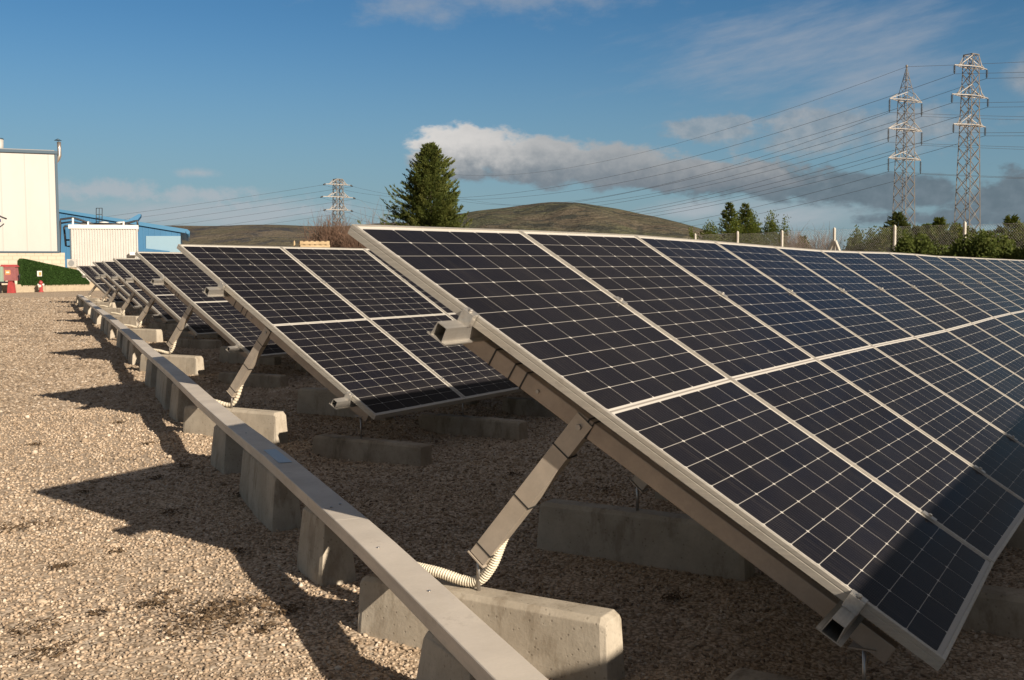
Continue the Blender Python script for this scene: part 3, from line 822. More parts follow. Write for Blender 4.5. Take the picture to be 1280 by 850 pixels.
def turfmat():
    m, g, b = mat('artificial_turf', (.02, .06, .012), .9, 0, .1)
    p = wpos(g)
    f = g.noise(p, 2.0, 4, .6); f2 = g.noise(p, 30, 3, .7)
    c = g.mix(g.ss(f, .3, .7), c4((.022, .052, .012)), c4((.034, .072, .017)))
    g.put(b.inputs['Base Color'], g.mix(g.ss(f2, .35, .7), c, c4((.046, .09, .024))))
    return m
M_TURF = turfmat()
root = empty('turf_screen', wallpt(60, 0, -.1)); tag(root, 'dark green artificial turf screen with a slanted top above the low wall', 'turf screen')
pts = [(26.5, 356.6), (26.5, 326), (29, 323), (33, 323.6), (62, 330), (98, 337.5), (104, 344), (112, 352)]
A_, B_ = [], []
for px, py in pts+[(112, 355)]:
    p = onwall(px, py, .02); A_.append(p); B_.append(p-NW*.28)
m = MB(); m.prism(A_, B_); m.build('backing', M_TURF, root)
def insidepoly(px, py, poly):
    c = False; n = len(poly)
    for i in range(n):
        x1, y1 = poly[i]; x2, y2 = poly[(i+1) % n]
        if (y1 > py) != (y2 > py) and px < (x2-x1)*(py-y1)/(y2-y1)+x1: c = not c
    return c
vs, fs = [], []
poly = pts+[(112, 355)]
k = 0
while k < 9000:
    px, py = random.uniform(25, 113), random.uniform(321, 358)
    if not insidepoly(px, py, poly): continue
    p = onwall(px, py, .025); L = random.uniform(.05, .11); w = random.uniform(.008, .016)
    d = NW*random.uniform(.2, .8)+EW*random.uniform(-.5, .5)-UP*random.uniform(-.4, .9); d /= np.linalg.norm(d)
    s = np.cross(d, UP)+EW*.01; s /= np.linalg.norm(s)
    o_ = len(vs); vs += [p-s*w, p+s*w, p+d*L]; fs.append((o_, o_+1, o_+2)); k += 1
npmesh('turf_pile', np.array(vs)-np.array(root.location), fs, M_TURF, False, root)['kind'] = 'stuff'
# signs, cabinet, hydrant
root = empty('safety_sign', onwall(49, 342, .1)); tag(root, 'small orange and white square sign fixed on the green turf screen', 'sign')
m = MB(); m.box(onwall(49.3, 342, .10), (.13, .012, .13), EW, NW, UP); m.build('plate', M_WHITE, root)
m = MB(); m.box(onwall(50.0, 342.3, .116), (.075, .003, .085), EW, NW, UP); m.build('emblem', M_ORANGE, root)
hp = onwall(51.3, 364, .55); hp[2] = float(gh(hp[0], hp[1]))
root = empty('fire_hydrant', hp); tag(root, 'small red and white fire hydrant standing before the low wall', 'fire hydrant')
hz_ = .56
m = MB(); m.tube([hp, hp+UP*.04, hp+UP*.05, hp+UP*.42], [.12, .12, .085, .08], 14); m.build('barrel', M_RED, root)
m = MB(); m.tube([hp+UP*.42, hp+UP*.44, hp+UP*.50, hp+UP*.55, hp+UP*.565], [.105, .105, .09, .05, .02], 14); m.build('bonnet', M_RED, root)
for sg in (-1, 1):
    m = MB(); m.tube([hp+UP*.36+rh*sg*.07, hp+UP*.36+rh*sg*.15], [.05, .055], 10); m.build('side_outlet', M_WHITE, root)
m = MB(); m.tube([hp+UP*.30-fh*.07, hp+UP*.30-fh*.13], [.06, .065], 12); m.build('front_outlet', M_WHITE, root)
cp = onwall(14.5, 365, .8); cp[2] = float(gh(cp[0], cp[1]))
sc = np.linalg.norm(cp-CAM)/FPX
root = empty('hose_cabinet', cp); tag(root, 'weathered red fire hose cabinet on a flared red pedestal beside the turf screen', 'hose cabinet')
def cq(px, py): return cp+rh*((px-14.5)*sc)+UP*((365.5-py)*sc)
m = MB(); lo = [cq(10.5, 365.5), cq(18.5, 365.5)]; hi = [cq(12.0, 351.5), cq(17.0, 351.5)]
dp = fh*.12
m.hexa([lo[0]-dp, lo[1]-dp, lo[1]+dp, lo[0]+dp, hi[0]-dp, hi[1]-dp, hi[1]+dp, hi[0]+dp]); m.build('pedestal', M_RED, root, bevel=.008)
m = MB(); a, b, c, d = cq(4.8, 351.5), cq(22, 351.5), cq(20.8, 336), cq(5.0, 336); dp = fh*.18
m.hexa([a-dp, b-dp, b+dp, a+dp, d-dp, c-dp, c+dp, d+dp]); m.build('cabinet', M_REDDK, root, bevel=.01)
m = MB(); a, b, c, d = cq(4.2, 335.9), cq(22.4, 335.9), cq(20.6, 333.4), cq(5.4, 333.4); dp = fh*.21
m.hexa([a-dp, b-dp, b+dp, a+dp, d-dp*.8, c-dp*.8, c+dp*.8, d+dp*.8]); m.build('lid', M_RED, root, bevel=.008)
m = MB(); m.box(cq(13, 342)-fh*.185, (.12, .004, .10), rh, fh, UP); m.build('label_plate', M_ORANGE, root)
m = MB(); m.box(cq(13, 342)-fh*.192, (.07, .003, .035), rh, fh, UP); m.build('label_mark', M_WHITE, root)
for px in (23.2, 3.6):
    m = MB(); m.tube([cq(px-.4, 347), cq(px+1.0, 344), cq(px+.2, 352)], .03, 6); m.build('handle', M_DKPIPE, root)
gp = onwall(0, 352, .45); root = empty('green_valve_cabinet', (gp[0], gp[1], float(gh(gp[0], gp[1])))); tag(root, 'pale green valve cabinet on a dark stand at the left edge', 'cabinet')
m = MB(); m.box(onwall(-2, 343, .45), (.24, .16, .36), rh, fh, UP); m.build('cabinet', M_GREENBOX, root, bevel=.01)
for px in (-1.5, 2.0):
    m = MB(); m.tube([onwall(px, 350, .65), onwall(px, 335, .65)], .018, 6); m.build('bar', M_DKPIPE, root)
m = MB(); a_ = onwall(-2, 353, .45); m.box(a_, (.42, .20, .04), rh, fh, UP); m.build('tray', M_DKPIPE, root)
m = MB(); m.box((a_[0], a_[1], a_[2]/2), (.1, .1, abs(a_[2])/2-.045), rh, fh, UP); m.build('stand', M_DKPIPE, root)

# white ribbed plant enclosure
D2 = 66.0
zb = .0
def facing(pl, pr, pd, D, turn=0.0):
    """front plane square to the line of sight at pd, pl..pr its ends"""
    d = ray(pd, 330); n_ = -np.array([d[0], d[1], 0]); n_ /= np.linalg.norm(n_)
    n_ = n_*math.cos(turn)+np.cross(UP, n_)*math.sin(turn)
    R0 = at(pr, 330, D); dl = ray(pl, 330); L0 = CAM+dl*(((R0-CAM)@n_)/(dl@n_))
    e = R0-L0; e[2] = 0; w = np.linalg.norm(e)
    return L0, R0, w, e/w, n_
L2, R2, wid, e2, n2 = facing(88.6, 172.5, 176, D2)
z2 = at(172, 284, D2)[2]
base = np.array([L2[0], L2[1], 0])
root = empty('plant_enclosure', base+e2*wid/2); tag(root, 'white ribbed metal plant enclosure with black pipes over its roof', 'plant enclosure')
M_WRIB = speckle('white_ribbed_sheet', (.50, .49, .465), (.465, .455, .43), 1.2, .5)
prof = []; n = 26; p_ = wid/n
for i in range(n):
    x = i*p_
    prof += [(x, 0), (x+p_*.42, 0), (x+p_*.5, .045), (x+p_*.92, .045)]
prof.append((wid, 0))
loopF0 = [base+e2*x+n2*o_ for x, o_ in prof]; back = [base+e2*wid-n2*5, base-n2*5]
m = MB(); lo = loopF0+back; hi = [p+UP*(z2-.12) for p in lo]
k = len(lo); m.add(lo+hi, [(i, (i+1) % k, k+(i+1) % k, k+i) for i in range(k)]+[tuple(range(k, 2*k))])
m.build('wall', M_WRIB, root, fix=False)
m = MB(); q_ = [base-e2*.08+n2*.10, base+e2*(wid+.08)+n2*.10, base+e2*(wid+.08)-n2*5.1, base-e2*.08-n2*5.1]
m.hexa([p+UP*(z2-.117) for p in q_]+[p+UP*(z2+.12) for p in q_]); m.build('roof_edge', M_WHITE, root)
for x0 in (.01, wid-.0):
    m = MB(); m.bar(base+e2*x0+n2*.06, base+e2*x0+n2*.06+UP*(z2-.12), .07, .05, n2); m.build('corner_post', M_SLATE if x0 < 1 else M_CLAD, root)
def e3(px, py, out=0.): 
    d = ray(px, py); return CAM+d*(((base+n2*out-CAM)@n2)/(d@n2))
for pth, r in ((((74.5, 320), (74.8, 300), (75.3, 279), (75.6, 274.2), (90.5, 272.2), (98, 274), (112, 279), (118, 280)), .065), (((75.6, 279), (90.5, 277), (100, 279), (118, 281.5)), .05),
               (((89, 282.8), (81, 282.8), (80, 284), (82.4, 307.5), (88, 308)), .06), (((82.0, 300), (88, 300)), .05), (((118, 280.4), (140, 280.6), (152, 281.4)), .10), (((150, 281), (158, 279.5), (168, 276.5), (171.5, 276), (172.4, 283)), .06), (((150, 279.8), (160, 278), (172, 275.5)), .04)):
    m = MB(); m.tube([e3(*p, -.6) for p in pth], r, 8); m.build('pipe', M_DKPIPE, root)
for px in (91.2, 154.5, 110.2):
    m = MB(); m.bar(e3(px, 282, -.5), e3(px, 272.4 if px < 95 else 277, -.5), .10, .10, n2); m.build('pipe_stand', M_WHITE, root)
for px in (108, 130, 151):
    m = MB(); a_ = e3(px, 281.6, -.9); m.tube([a_-UP*.1, a_+UP*.18, a_+UP*.22], [.28, .28, .12], 16); m.build('fan_cowl', M_WHITE, root)
# cage over the roof hatch
m = MB()
for px in (120.3, 127.7):
    m.tube([e3(px, 281, -2.0), e3(px, 260, -2.0)], .022, 6)
for py in (260.2, 268, 272.5, 277):
    m.tube([e3(120.3, py, -2.0), e3(127.7, py, -2.0)], .02, 6)
m.tube([e3(124, 281, -2.6), e3(124, 260.2, -2.6)], .018, 6); m.build('ladder_cage', M_DKPIPE, root)
lb = e3(166.8, 317, .35)
root = empty('flood_light', lb); tag(root, 'small white flood light box on the enclosure wall above the panels', 'flood light')
m = MB(); m.box(lb, (.22, .12, .10), e2, n2, UP); m.build('housing', M_WHITE, root, bevel=.01)
m = MB(); m.box(lb+e2*.02-UP*.115, (.18, .08, .012), e2, n2, UP); m.build('lens', M_DKPIPE, root)
m = MB(); m.bar(lb-n2*.13, lb-n2*.30, .05, .05); m.build('bracket', M_WHITE, root)
ac = at(90.5, 329, 63.5)
root = empty('air_conditioner', (ac[0], ac[1], 0)); tag(root, 'cream outdoor air conditioner unit beside the ribbed enclosure', 'air conditioner')
m = MB(); m.box(ac, (.26, .16, .24), rh, fh, UP); m.build('housing', M_CLAD, root, bevel=.02)
m = MB(); m.tube([ac-fh*.161, ac-fh*.175], .17, 20); m.build('fan_grille', M_ROOF, root)
m = MB(); m.box((ac[0], ac[1], (ac[2]-.24)/2), (.2, .12, (ac[2]-.245)/2), rh, fh, UP); m.build('plinth', M_WALLC, root)

# blue shed
D3 = 84.0
a3, b3, w3, e3v, n3 = facing(60, 226.5, 236, D3)
zr3 = at(226.5, 290.5, D3)[2]; d_ = ray(60, 262.5); zl3 = (CAM+d_*(((a3-CAM)@n3)/(d_@n3)))[2]
base3 = np.array([a3[0], a3[1], -.5])
M_BLUE = ribbed('blue_sheet', (.036, .155, .30), (.030, .135, .27), tuple(e3v), .42, .45, .5)
M_BLUEL = speckle('light_blue_translucent', (.23, .36, .45), (.21, .33, .42), .6, .4)
M_BLUER = mat('blue_roof_trim', (.045, .175, .32), .5)[0]
root = empty('blue_shed', base3+e3v*w3/2); tag(root, 'long blue metal shed with a sloping roof and a pale blue panel', 'shed')
f0, f1 = base3, base3+e3v*w3
m = MB(); A_ = [f0, f1, np.array([f1[0], f1[1], zr3]), np.array([f0[0], f0[1], zl3])]
m.prism(A_, [p-n3*25 for p in A_]); m.build('wall', M_BLUE, root)
m = MB(); t0, t1 = np.array([f0[0], f0[1], zl3]), np.array([f1[0], f1[1], zr3])
sl3 = (t1-t0)/w3; t1b = t1+sl3*.55
A_ = [t0+UP*.005, t1b+UP*.005, t1b+UP*.32, t0+UP*.20]
m.prism([p+n3*.18 for p in A_], [p-n3*25.2 for p in A_]); m.build('roof', M_BLUER, root)
m = MB(); m.tube([t1b+n3*.25+UP*.12, t1b-n3*25+UP*.12], .15, 10); m.build('gutter', M_BLUER, root)
def e4(px, py, out=.05):
    d = ray(px, py); return CAM+d*(((base3+n3*out-CAM)@n3)/(d@n3))
m = MB(); A_ = [e4(182.5, 317), e4(225.6, 317), e4(225.8, 295), e4(182.5, 295)]; m.prism(A_, [p-n3*.045 for p in A_]); m.build('translucent_panel', M_BLUEL, root)
m = MB(); A_ = [e4(173, 309.5, .25), e4(212, 313.8, .25), e4(212, 316, .25), e4(173, 316, .25)]; m.prism(A_, [p-n3*.15 for p in A_]); m.build('canopy', M_BLUE, root)
m = MB(); A_ = [e4(159, 273.5, -3), e4(173.5, 267), e4(176, 267.5), e4(175.5, 270.5), e4(170, 275.5, -3)]; A_ = [e4(px, py, -2) for px, py in ((158, 276), (173.5, 267.3), (176, 267.5), (175.6, 270.3), (170.5, 277))]
m.prism(A_, [p-n3*2 for p in A_]); m.build('roof_hatch', M_BLUER, root)

# ------------------------------------------------------------------ hills
def hillmat(name, dark, grass, brown, rock, sc):
    m, g, b = mat(name, grass, .95, 0, .1)
    p = wpos(g); z = g.xyz(p)[2]
    f = g.noise(p, .0042*sc, 6, .62); f2 = g.noise(g.vm('MULTIPLY', p, (1, 1, 2.5)), .012*sc, 5, .65); f3 = g.noise(p, .05*sc, 4, .7)
    c = g.mix(g.ss(f, .42, .6), c4(grass), c4(brown))
    c = g.mix(g.ss(f2, .52, .60), c, c4(dark))
    c = g.mix(g.m('MULTIPLY', g.ss(f3, .58, .75), .5), c, c4(rock))
    pw = g.vm('ADD', g.vm('MULTIPLY', p, (1, 1, 0)), g.vm('MULTIPLY', g.node('ShaderNodeTexNoise').outputs['Color'], (0, 0, 0)))
    vcell = g.voro(pw, .0075*sc, 'F1', 'Color'); vx, vy, _ = g.xyz(vcell)[0:3]
    fld = g.m('MULTIPLY', g.ss(vx, .45, .55), g.ss(f, .35, .55))
    c = g.mix(g.m('MULTIPLY', fld, .55), c, g.mix(vy, c4(tuple(x*1.5 for x in brown)), c4(tuple(x*.75 for x in grass))))
    edge = g.ss(g.voro(pw, .0075*sc, 'DISTANCE_TO_EDGE'), .05, .015)
    c = g.mix(g.m('MULTIPLY', edge, g.m('MULTIPLY', g.ss(f2, .4, .5), .7)), c, c4(dark))
    c = g.mix(g.m('MULTIPLY', g.ss(g.noise(p, .11*sc, 3, .7), .56, .64), .6), c, c4(dark))
    g.put(b.inputs['Base Color'], c)
    g.put(b.inputs['Normal'], g.bump(g.m('ADD', f3, f2), .7, 14.0))
    return m
def hill(name, prof, D, depth, m, seed, rough=1.0):
    r = np.random.default_rng(seed)
    px = np.array([p[0] for p in prof], float); py = np.array([p[1] for p in prof], float)
    N = 260; xs_ = np.linspace(px[0], px[-1], N); ys_ = np.interp(xs_, px, py)
    ker = np.ones(13)/13; ys_[6:-6] = np.convolve(ys_, ker, 'valid')
    nz = np.zeros(N)
    for o_ in range(5):
        k = 6*2**o_; nz += np.interp(np.linspace(0, k, N), np.arange(k+1), r.normal(0, 1, k+1))*rough*.9/2**o_*.55
    ys_ = ys_+nz*.55
    Mz = 40; V = []
    for j in range(Mz):
        t = j/(Mz-1)*2-1                       # -1 front foot, 0 ridge, 1 back foot
        for i in range(N):
            top = at(xs_[i], ys_[i], D)
            p = top+ (CAM*0) + (np.array([top[0]-CAM[0], top[1]-CAM[1], 0])/D)*t*depth
            hgt = top[2]*(1-abs(t)**1.35)
            wob = 1+.10*math.sin(i*.13+t*5)*(1-t*t)*abs(t)+.05*math.sin(i*.37-t*11)*abs(t)*(1-abs(t))
            V.append((p[0], p[1], hgt*wob-abs(t)**2*3))
    I = np.arange(N*Mz).reshape(Mz, N)
    F = np.stack([I[:-1, :-1].ravel(), I[:-1, 1:].ravel(), I[1:, 1:].ravel(), I[1:, :-1].ravel()], 1)
    o = npmesh(name, V, F, m, True); o['kind'] = 'structure'
    return o
hill('hills', [(-500, 330), (-200, 300), (60, 288), (200, 282), (260, 283), (290, 282.5), (330, 280), (345, 281), (370, 281.5), (400, 283.5), (440, 283), (470, 279), (520, 277), (600, 290), (700, 332)], 2600, 900, hillmat('moor', (.060, .060, .064), (.125, .112, .078), (.130, .108, .084), (.17, .15, .112), 1.0), 3)
hill('hills', [(420, 334), (480, 300), (540, 274), (580, 266), (610, 261.5), (640, 258.5), (665, 254.5), (685, 252.8), (700, 252.5), (722, 253.4), (742, 256.5), (770, 260.5), (800, 267.5), (830, 273.5), (860, 281), (895, 291), (960, 306), (1080, 334)], 2000, 800, hillmat('heath_hill', (.050, .052, .044), (.105, .108, .066), (.125, .104, .076), (.165, .145, .105), 1.3), 11)

# ------------------------------------------------------------------ vegetation
def leafmat(name, c1, c2, c3):
    m, g, b = mat(name, c1, .75, 0, .2)
    a = g.node('ShaderNodeAttribute', attribute_name='tint').outputs['Fac']
    g.put(b.inputs['Base Color'], g.ramp(a, [(0, c1), (.5, c2), (1, c3)]))
    b.inputs['Subsurface Weight'].default_value = 0
    tr = g.node('ShaderNodeBsdfTranslucent'); g.put(tr.inputs['Color'], g.ramp(a, [(0, c1), (.5, c2), (1, c3)]))
    mx_ = g.node('ShaderNodeMixShader'); mx_.inputs[0].default_value = .22
    g.nt.links.new(b.outputs[0], mx_.inputs[1]); g.nt.links.new(tr.outputs[0], mx_.inputs[2])
    out = [n for n in g.nt.nodes if n.type == 'OUTPUT_MATERIAL'][0]
    g.nt.links.new(mx_.outputs[0], out.inputs[0])
    return m
M_CONIF = leafmat('conifer_needles', (.038, .062, .016), (.092, .116, .026), (.165, .175, .048))
M_CONIF2 = leafmat('leyland_foliage', (.052, .085, .014), (.105, .135, .022), (.18, .185, .04))
M_HEDGE = leafmat('hedge_foliage', (.058, .088, .020), (.11, .142, .032), (.165, .185, .05))
M_BARK = speckle('bark', (.12, .085, .06), (.07, .05, .035), 8, .9)
M_TWIG = speckle('reddish_twigs', (.18, .105, .07), (.12, .078, .055), 1.5, .9)
M_TWIG2 = speckle('grey_twigs', (.22, .16, .13), (.15, .11, .09), 1.5, .9)
def cards(C, D, L, Wd, m, name, parent, tint, r):
    """leaf sprays: two crossed lozenges each, along D"""
    n = len(C)
    rv = r.normal(0, 1, (n, 3)); s = np.cross(D, rv); s /= np.linalg.norm(s, axis=1)[:, None]+1e-9
    s2 = np.cross(D, s)
    V = []
    for sv in (s, s2):
        V.append(np.stack([C, C+D*(L*.45)[:, None]+sv*Wd[:, None], C+D*L[:, None], C+D*(L*.45)[:, None]-sv*Wd[:, None]], 1))
    V = np.concatenate(V).reshape(-1, 3)-np.array(parent.location)
    F = np.arange(len(V)).reshape(-1, 4)
    o = npmesh(name, V, F, m, False, parent)
    a = o.data.attributes.new('tint', 'FLOAT', 'POINT')
    a.data.foreach_set('value', np.repeat(np.concatenate([tint, tint]), 4).astype(np.float32))
    return o
def conifer(name, base, H, Rw, nb, nsp, m, label, cat, group, seed, z0=.06, asc=.55, spr=.28, lean=0.0, shape=.85, cat2=None):
    r = np.random.default_rng(seed)
    root = empty(name, base); tag(root, label, cat, group)
    base = np.array(base, float)
    mb = MB(); mb.tube([base-UP*.2, base+UP*H*.5, base+UP*H*.96], [.045*H*.5, .022*H*.5, .01], 8); mb.build('trunk', M_BARK, root)
    Cs, Ds, Ls, Ws, Ts = [], [], [], [], []
    for i in range(nb):
        t = r.uniform(0, 1)**.85
        h = H*(z0+(.985-z0)*t)
        az = r.uniform(0, 2*np.pi)
        lob = 1+.20*math.sin(az*3+seed+t*7)+.12*math.sin(az*5-t*13+seed*2)
        wprof = min((1-t)**.42, (1-t)*1.85) if shape < 0 else (1-t)**shape
        Lb = Rw*wprof*lob*min(max(r.normal(.88, .20), .45), 1.22)+.08
        up = asc*(.45+.9*t)+r.normal(0, .13)
        d0 = np.array([math.cos(az), math.sin(az), 0]); sd0 = np.array([-d0[1], d0[0], 0])
        tb = np.clip(r.normal(.45, .24), 0, 1)
        k = max(7, int(nsp*(Lb/Rw+.15)))
        u = r.uniform(.10, 1, k)**.62
        wd = .13*Lb*(1.05-u)+.03
        pts = base+UP*h+d0[None]*(Lb*u)[:, None]+UP[None]*(Lb*(up*u**2.2))[:, None]
        pts += sd0[None]*(r.normal(0, 1, k)*wd)[:, None]+UP[None]*(r.normal(0, .6, k)*wd)[:, None]
        dd = d0[None]*.75+UP[None]*(up*1.2+.30)+sd0[None]*r.normal(0, .45, k)[:, None]+r.normal(0, .22, (k, 3))
        dd /= np.linalg.norm(dd, axis=1)[:, None]
        Cs.append(pts); Ds.append(dd); Ls.append(spr*r.uniform(.6, 1.4, k)); Ws.append(spr*.15*r.uniform(.6, 1.3, k)); Ts.append(np.clip(tb*.65+.35*r.uniform(0, 1, k)+.30*(u-.6), 0, 1))
    cards(np.concatenate(Cs), np.concatenate(Ds), np.concatenate(Ls), np.concatenate(Ws), m, 'crown', root, np.concatenate(Ts), r)
    return root
def foot(px, D, z=None):
    p = at(px, 335, D); p = p.copy(); p[2] = float(gh(p[0], p[1])) if z is None else z
    return p
def hgt(py, px, D): return at(px, py, D)[2]
b = foot(539, 62); conifer('conifer_tree', b, hgt(180, 537, 62)-b[2], 2.95, 950, 92, M_CONIF, 'big dense dark green conifer standing alone behind the nearest row', 'tree', 'conifers beyond the panels', 5, .03, .34, .17, shape=.74)
b = foot(911, 66); conifer('conifer_tree', b, hgt(253, 912, 66)-b[2], 1.65, 300, 62, M_CONIF, 'slim dark conifer before the hill, left one of a close pair', 'tree', 'conifers beyond the panels', 8, .03, .22, .15, shape=.95)
b = foot(931, 67); conifer('conifer_tree', b, hgt(254.5, 929, 67)-b[2], 1.85, 300, 62, M_CONIF, 'dark conifer with a thin tip, right one of a close pair', 'tree', 'conifers beyond the panels', 9, .03, .22, .15, shape=.95)
pos = ['behind the fence left of the peaked pylon', 'at the foot of the peaked pylon', 'just right of the peaked pylon', 'narrow, second right of the peaked pylon', 'tallest between the two pylons', 'left of the flat-topped pylon', 'at the foot of the flat-topped pylon', 'right of the flat-topped pylon', 'large, near the right edge', 'cut by the right edge', 'small, right of the braced fence post', 'tiny, left of the braced fence post']
for k, (px, py, D, w) in enumerate(((1096, 297, 44, .9), (1121, 266, 46, 1.35), (1146, 284, 42, .8), (1157, 282, 43, .75), (1173, 273, 44, 1.15), (1194, 281, 42, .9), (1212, 288, 41, .95), (1233, 290, 40, 1.0), (1263, 270.5, 40, 1.3), (1286, 283, 39, 1.0), (1066, 299, 46, .45), (1003, 297, 48, .6))):
    b = foot(px, D)
    conifer('leyland_tree', b, hgt(py, px, D)-b[2], w*1.5, 300, 62, M_CONIF2 if k != 1 else M_CONIF, 'sunlit yellowish green cypress %s' % pos[k], 'tree', 'cypresses behind the fence', 20+k, .02, .22, .13, shape=1.0)
def bush(name, base, rx, ry, h, n, m, label, cat, group, seed, spr=.16, ax=None, ay=None, top=.3):
    r = np.random.default_rng(seed)
    root = empty(name, base); tag(root, label, cat, group)
    base = np.array(base, float); ax = rh if ax is None else ax; ay = fh if ay is None else ay
    a = r.uniform(-1, 1, n); c = r.uniform(-1, 1, n); z = r.uniform(0.02, 1, n)**.8
    bump = 1+.16*np.sin(a*9+seed)+.10*np.sin(a*23+c*5)
    k = np.sqrt(np.clip(1-(z)**3*.75, .15, 1))
    P = base+ax*(a*rx*np.where(np.abs(a) > .9, .97, 1))[:, None]+ay*(c*ry*k)[:, None]+UP*(z*h*bump)[:, None]+r.normal(0, .06, (n, 3))
    D = r.normal(0, 1, (n, 3))*.6+UP*.7+ay[None]*(c*.7)[:, None]; D /= np.linalg.norm(D, axis=1)[:, None]
    cl = .5+.35*np.sin(a*31+seed)*np.sin(z*9+a*7)
    cards(P, D, spr*r.uniform(.6, 1.4, n), spr*.28*r.uniform(.6, 1.3, n), m, 'foliage', root, np.clip(cl*.6+.4*r.uniform(0, 1, n), 0, 1), r)
    mb = MB()
    for q in np.linspace(-.85, .85, max(2, int(rx*1.4))):
        mb.tube([base+ax*rx*q-UP*.1, base+ax*rx*q+UP*h*.6], [.04, .02], 6)
    mb.build('stems', M_BARK, root)
    return root
ha, hb = at(1128, 320, 30), at(1420, 318, 23.5)
hx = hb-ha; hx[2] = 0; hl = np.linalg.norm(hx); hx /= hl; hy = np.cross(UP, hx)
mid = (ha+hb)/2; mid[2] = 0
bush('hedge', mid, hl/2, .75, 1.62, 42000, M_HEDGE, 'clipped dark green hedge in front of the wire fence at the right', 'hedge', None, 41, .10, hx, hy)
b = foot(950, 52); bush('leafy_shrub', b, 1.3, .8, hgt(285, 950, 52), 16000, M_CONIF2, 'rounded olive shrub right of the paired conifers', 'shrub', 'shrubs by the fence', 42, .085)
b = foot(905, 56); bush('leafy_shrub', b, 1.8, .8, hgt(287, 905, 56)-.3, 20000, M_CONIF2, 'olive shrub below the paired conifers', 'shrub', 'shrubs by the fence', 43, .085)
b = foot(1085, 45); bush('leafy_shrub', b, .9, .7, hgt(303, 1085, 45), 9000, M_HEDGE, 'low green shrub right of the braced fence post', 'shrub', 'shrubs by the fence', 44, .10)
ra, rb = at(1092, 318, 41), at(1330, 316, 36.5)
rx_ = rb-ra; rx_[2] = 0; rl_ = np.linalg.norm(rx_); rx_ /= rl_; mid = (ra+rb)/2; mid[2] = 0
bush('cypress_hedge', mid, rl_/2, .7, 2.05, 36000, M_CONIF2, 'rough olive green cypress hedge filling the gaps behind the wire fence', 'hedge', None, 46, .12, rx_, np.cross(UP, rx_))
def twigs(name, base, rx, ry, h, n, m, label, cat, group, seed, tw=.014, fork=2):
    r = np.random.default_rng(seed)
    root = empty(name, base); tag(root, label, cat, group)
    base = np.array(base, float); mb = MB()
    for i in range(n):
        a = r.normal(0, .42); c = r.normal(0, .42)
        p = base+rh*np.clip(a, -1, 1)*rx+fh*np.clip(c, -1, 1)*ry
        hh = h*(1-.45*min(abs(a), 1)**1.6)*r.uniform(.6, 1.05)
        tip = p+UP*hh+rh*r.normal(a*.25, .12)*hh*.4+fh*r.normal(0, .1)*hh*.4
        md = (p+tip)/2+rh*r.normal(0, .06)*hh
        mb.tube([p, md, tip], [tw, tw*.8, tw*.35], 3, False)
        for f in range(fork):
            t = r.uniform(.35, .9); q = p*(1-t)+tip*t+(md-(p+tip)/2)*(1-abs(2*t-1))
            e = q+UP*hh*r.uniform(.1, .3)+rh*r.normal(0, .13)*hh+fh*r.normal(0, .1)*hh
            mb.tube([q, e], [tw*.6, tw*.25], 3, False)
    mb.build('branches', m, root, fix=False)
    return root
b = foot(416, 62); twigs('bare_thicket', b, 2.0, 1.5, hgt(272, 416, 62)-b[2], 420, M_TWIG, 'leafless reddish brown thicket in front of the distant pylon', 'thicket', 'leafless bushes', 51, .018, 4)
b = foot(448, 60); twigs('bare_thicket', b, 1.3, 1.2, hgt(284, 448, 60)-b[2], 260, M_TWIG, 'lower reddish thicket half hidden by the corner of the nearest row', 'thicket', 'leafless bushes', 52, .018, 4)
for k, (px, py, l) in enumerate(((464, 256, 'thin leafless sapling left of the big conifer'), (481, 257, 'thin leafless sapling touching the big conifer'))):
    b = foot(px, 78); twigs('bare_sapling', b, .35, .3, hgt(py, px, 78)-b[2], 16, M_TWIG2, l, 'sapling', 'leafless saplings', 55+k, .018, 7)
for k, (px, py, w, l) in enumerate(((1030, 287, 1.1, 'pinkish leafless bush beside the braced fence post'), (993, 289, .9, 'pinkish leafless bush between two plain fence posts'))):
    b = foot(px, 46); twigs('bare_bush', b, w, .6, hgt(py, px, 46)-b[2], 190, M_TWIG2, l, 'bush', 'leafless bushes', 60+k, .010, 4)

# pallets stacked behind the second row
M_WOOD = speckle('pale_pallet_wood', (.50, .38, .23), (.38, .28, .16), 4, .8)
pb = foot(394, 45); ptop = hgt(304, 394, 45)
kx = rh*.97+fh*.25; kx /= np.linalg.norm(kx); ky = np.cross(UP, kx)
nP = int(ptop/.144); hP = ptop/nP
for k in range(nP):
    root = empty('wooden_pallet', pb+UP*(hP*k)+kx*random.uniform(-.03, .03))
    lab = 'pale wooden pallet on top of the stack behind the second row' if k == nP-1 else 'pale wooden pallet, %s from the bottom of the stack behind the second row' % ORD[k]
    tag(root, lab, 'pallet', 'stacked wooden pallets')
    c = np.array(root.location)
    for y in (-.35, 0, .35):
        m = MB(); m.box(c+ky*y+UP*(hP*.48), (.60, .05, hP*.28), kx, ky, UP); m.build('bearer', M_WOOD, root)
    m = MB()
    for x in np.linspace(-.54, .54, 6): m.box(c+kx*x+UP*(hP*.86), (.06, .40, hP*.085), kx, ky, UP)
    m.build('deck', M_WOOD, root)
    m = MB()
    for y in (-.35, 0, .35): m.box(c+ky*y+UP*(hP*.1), (.60, .05, hP*.08), kx, ky, UP)
    m.build('skid', M_WOOD, root)
pp = foot(368.5, 45); root = empty('wooden_stake', pp); tag(root, 'short pale wooden stake left of the pallet stack', 'stake')
m = MB(); m.tube([pp, np.array([pp[0], pp[1], hgt(302.5, 368.5, 45)]), np.array([pp[0], pp[1], hgt(300.6, 368.5, 45)])], [.045, .045, .01], 4); m.build('shaft', M_WOOD, root)

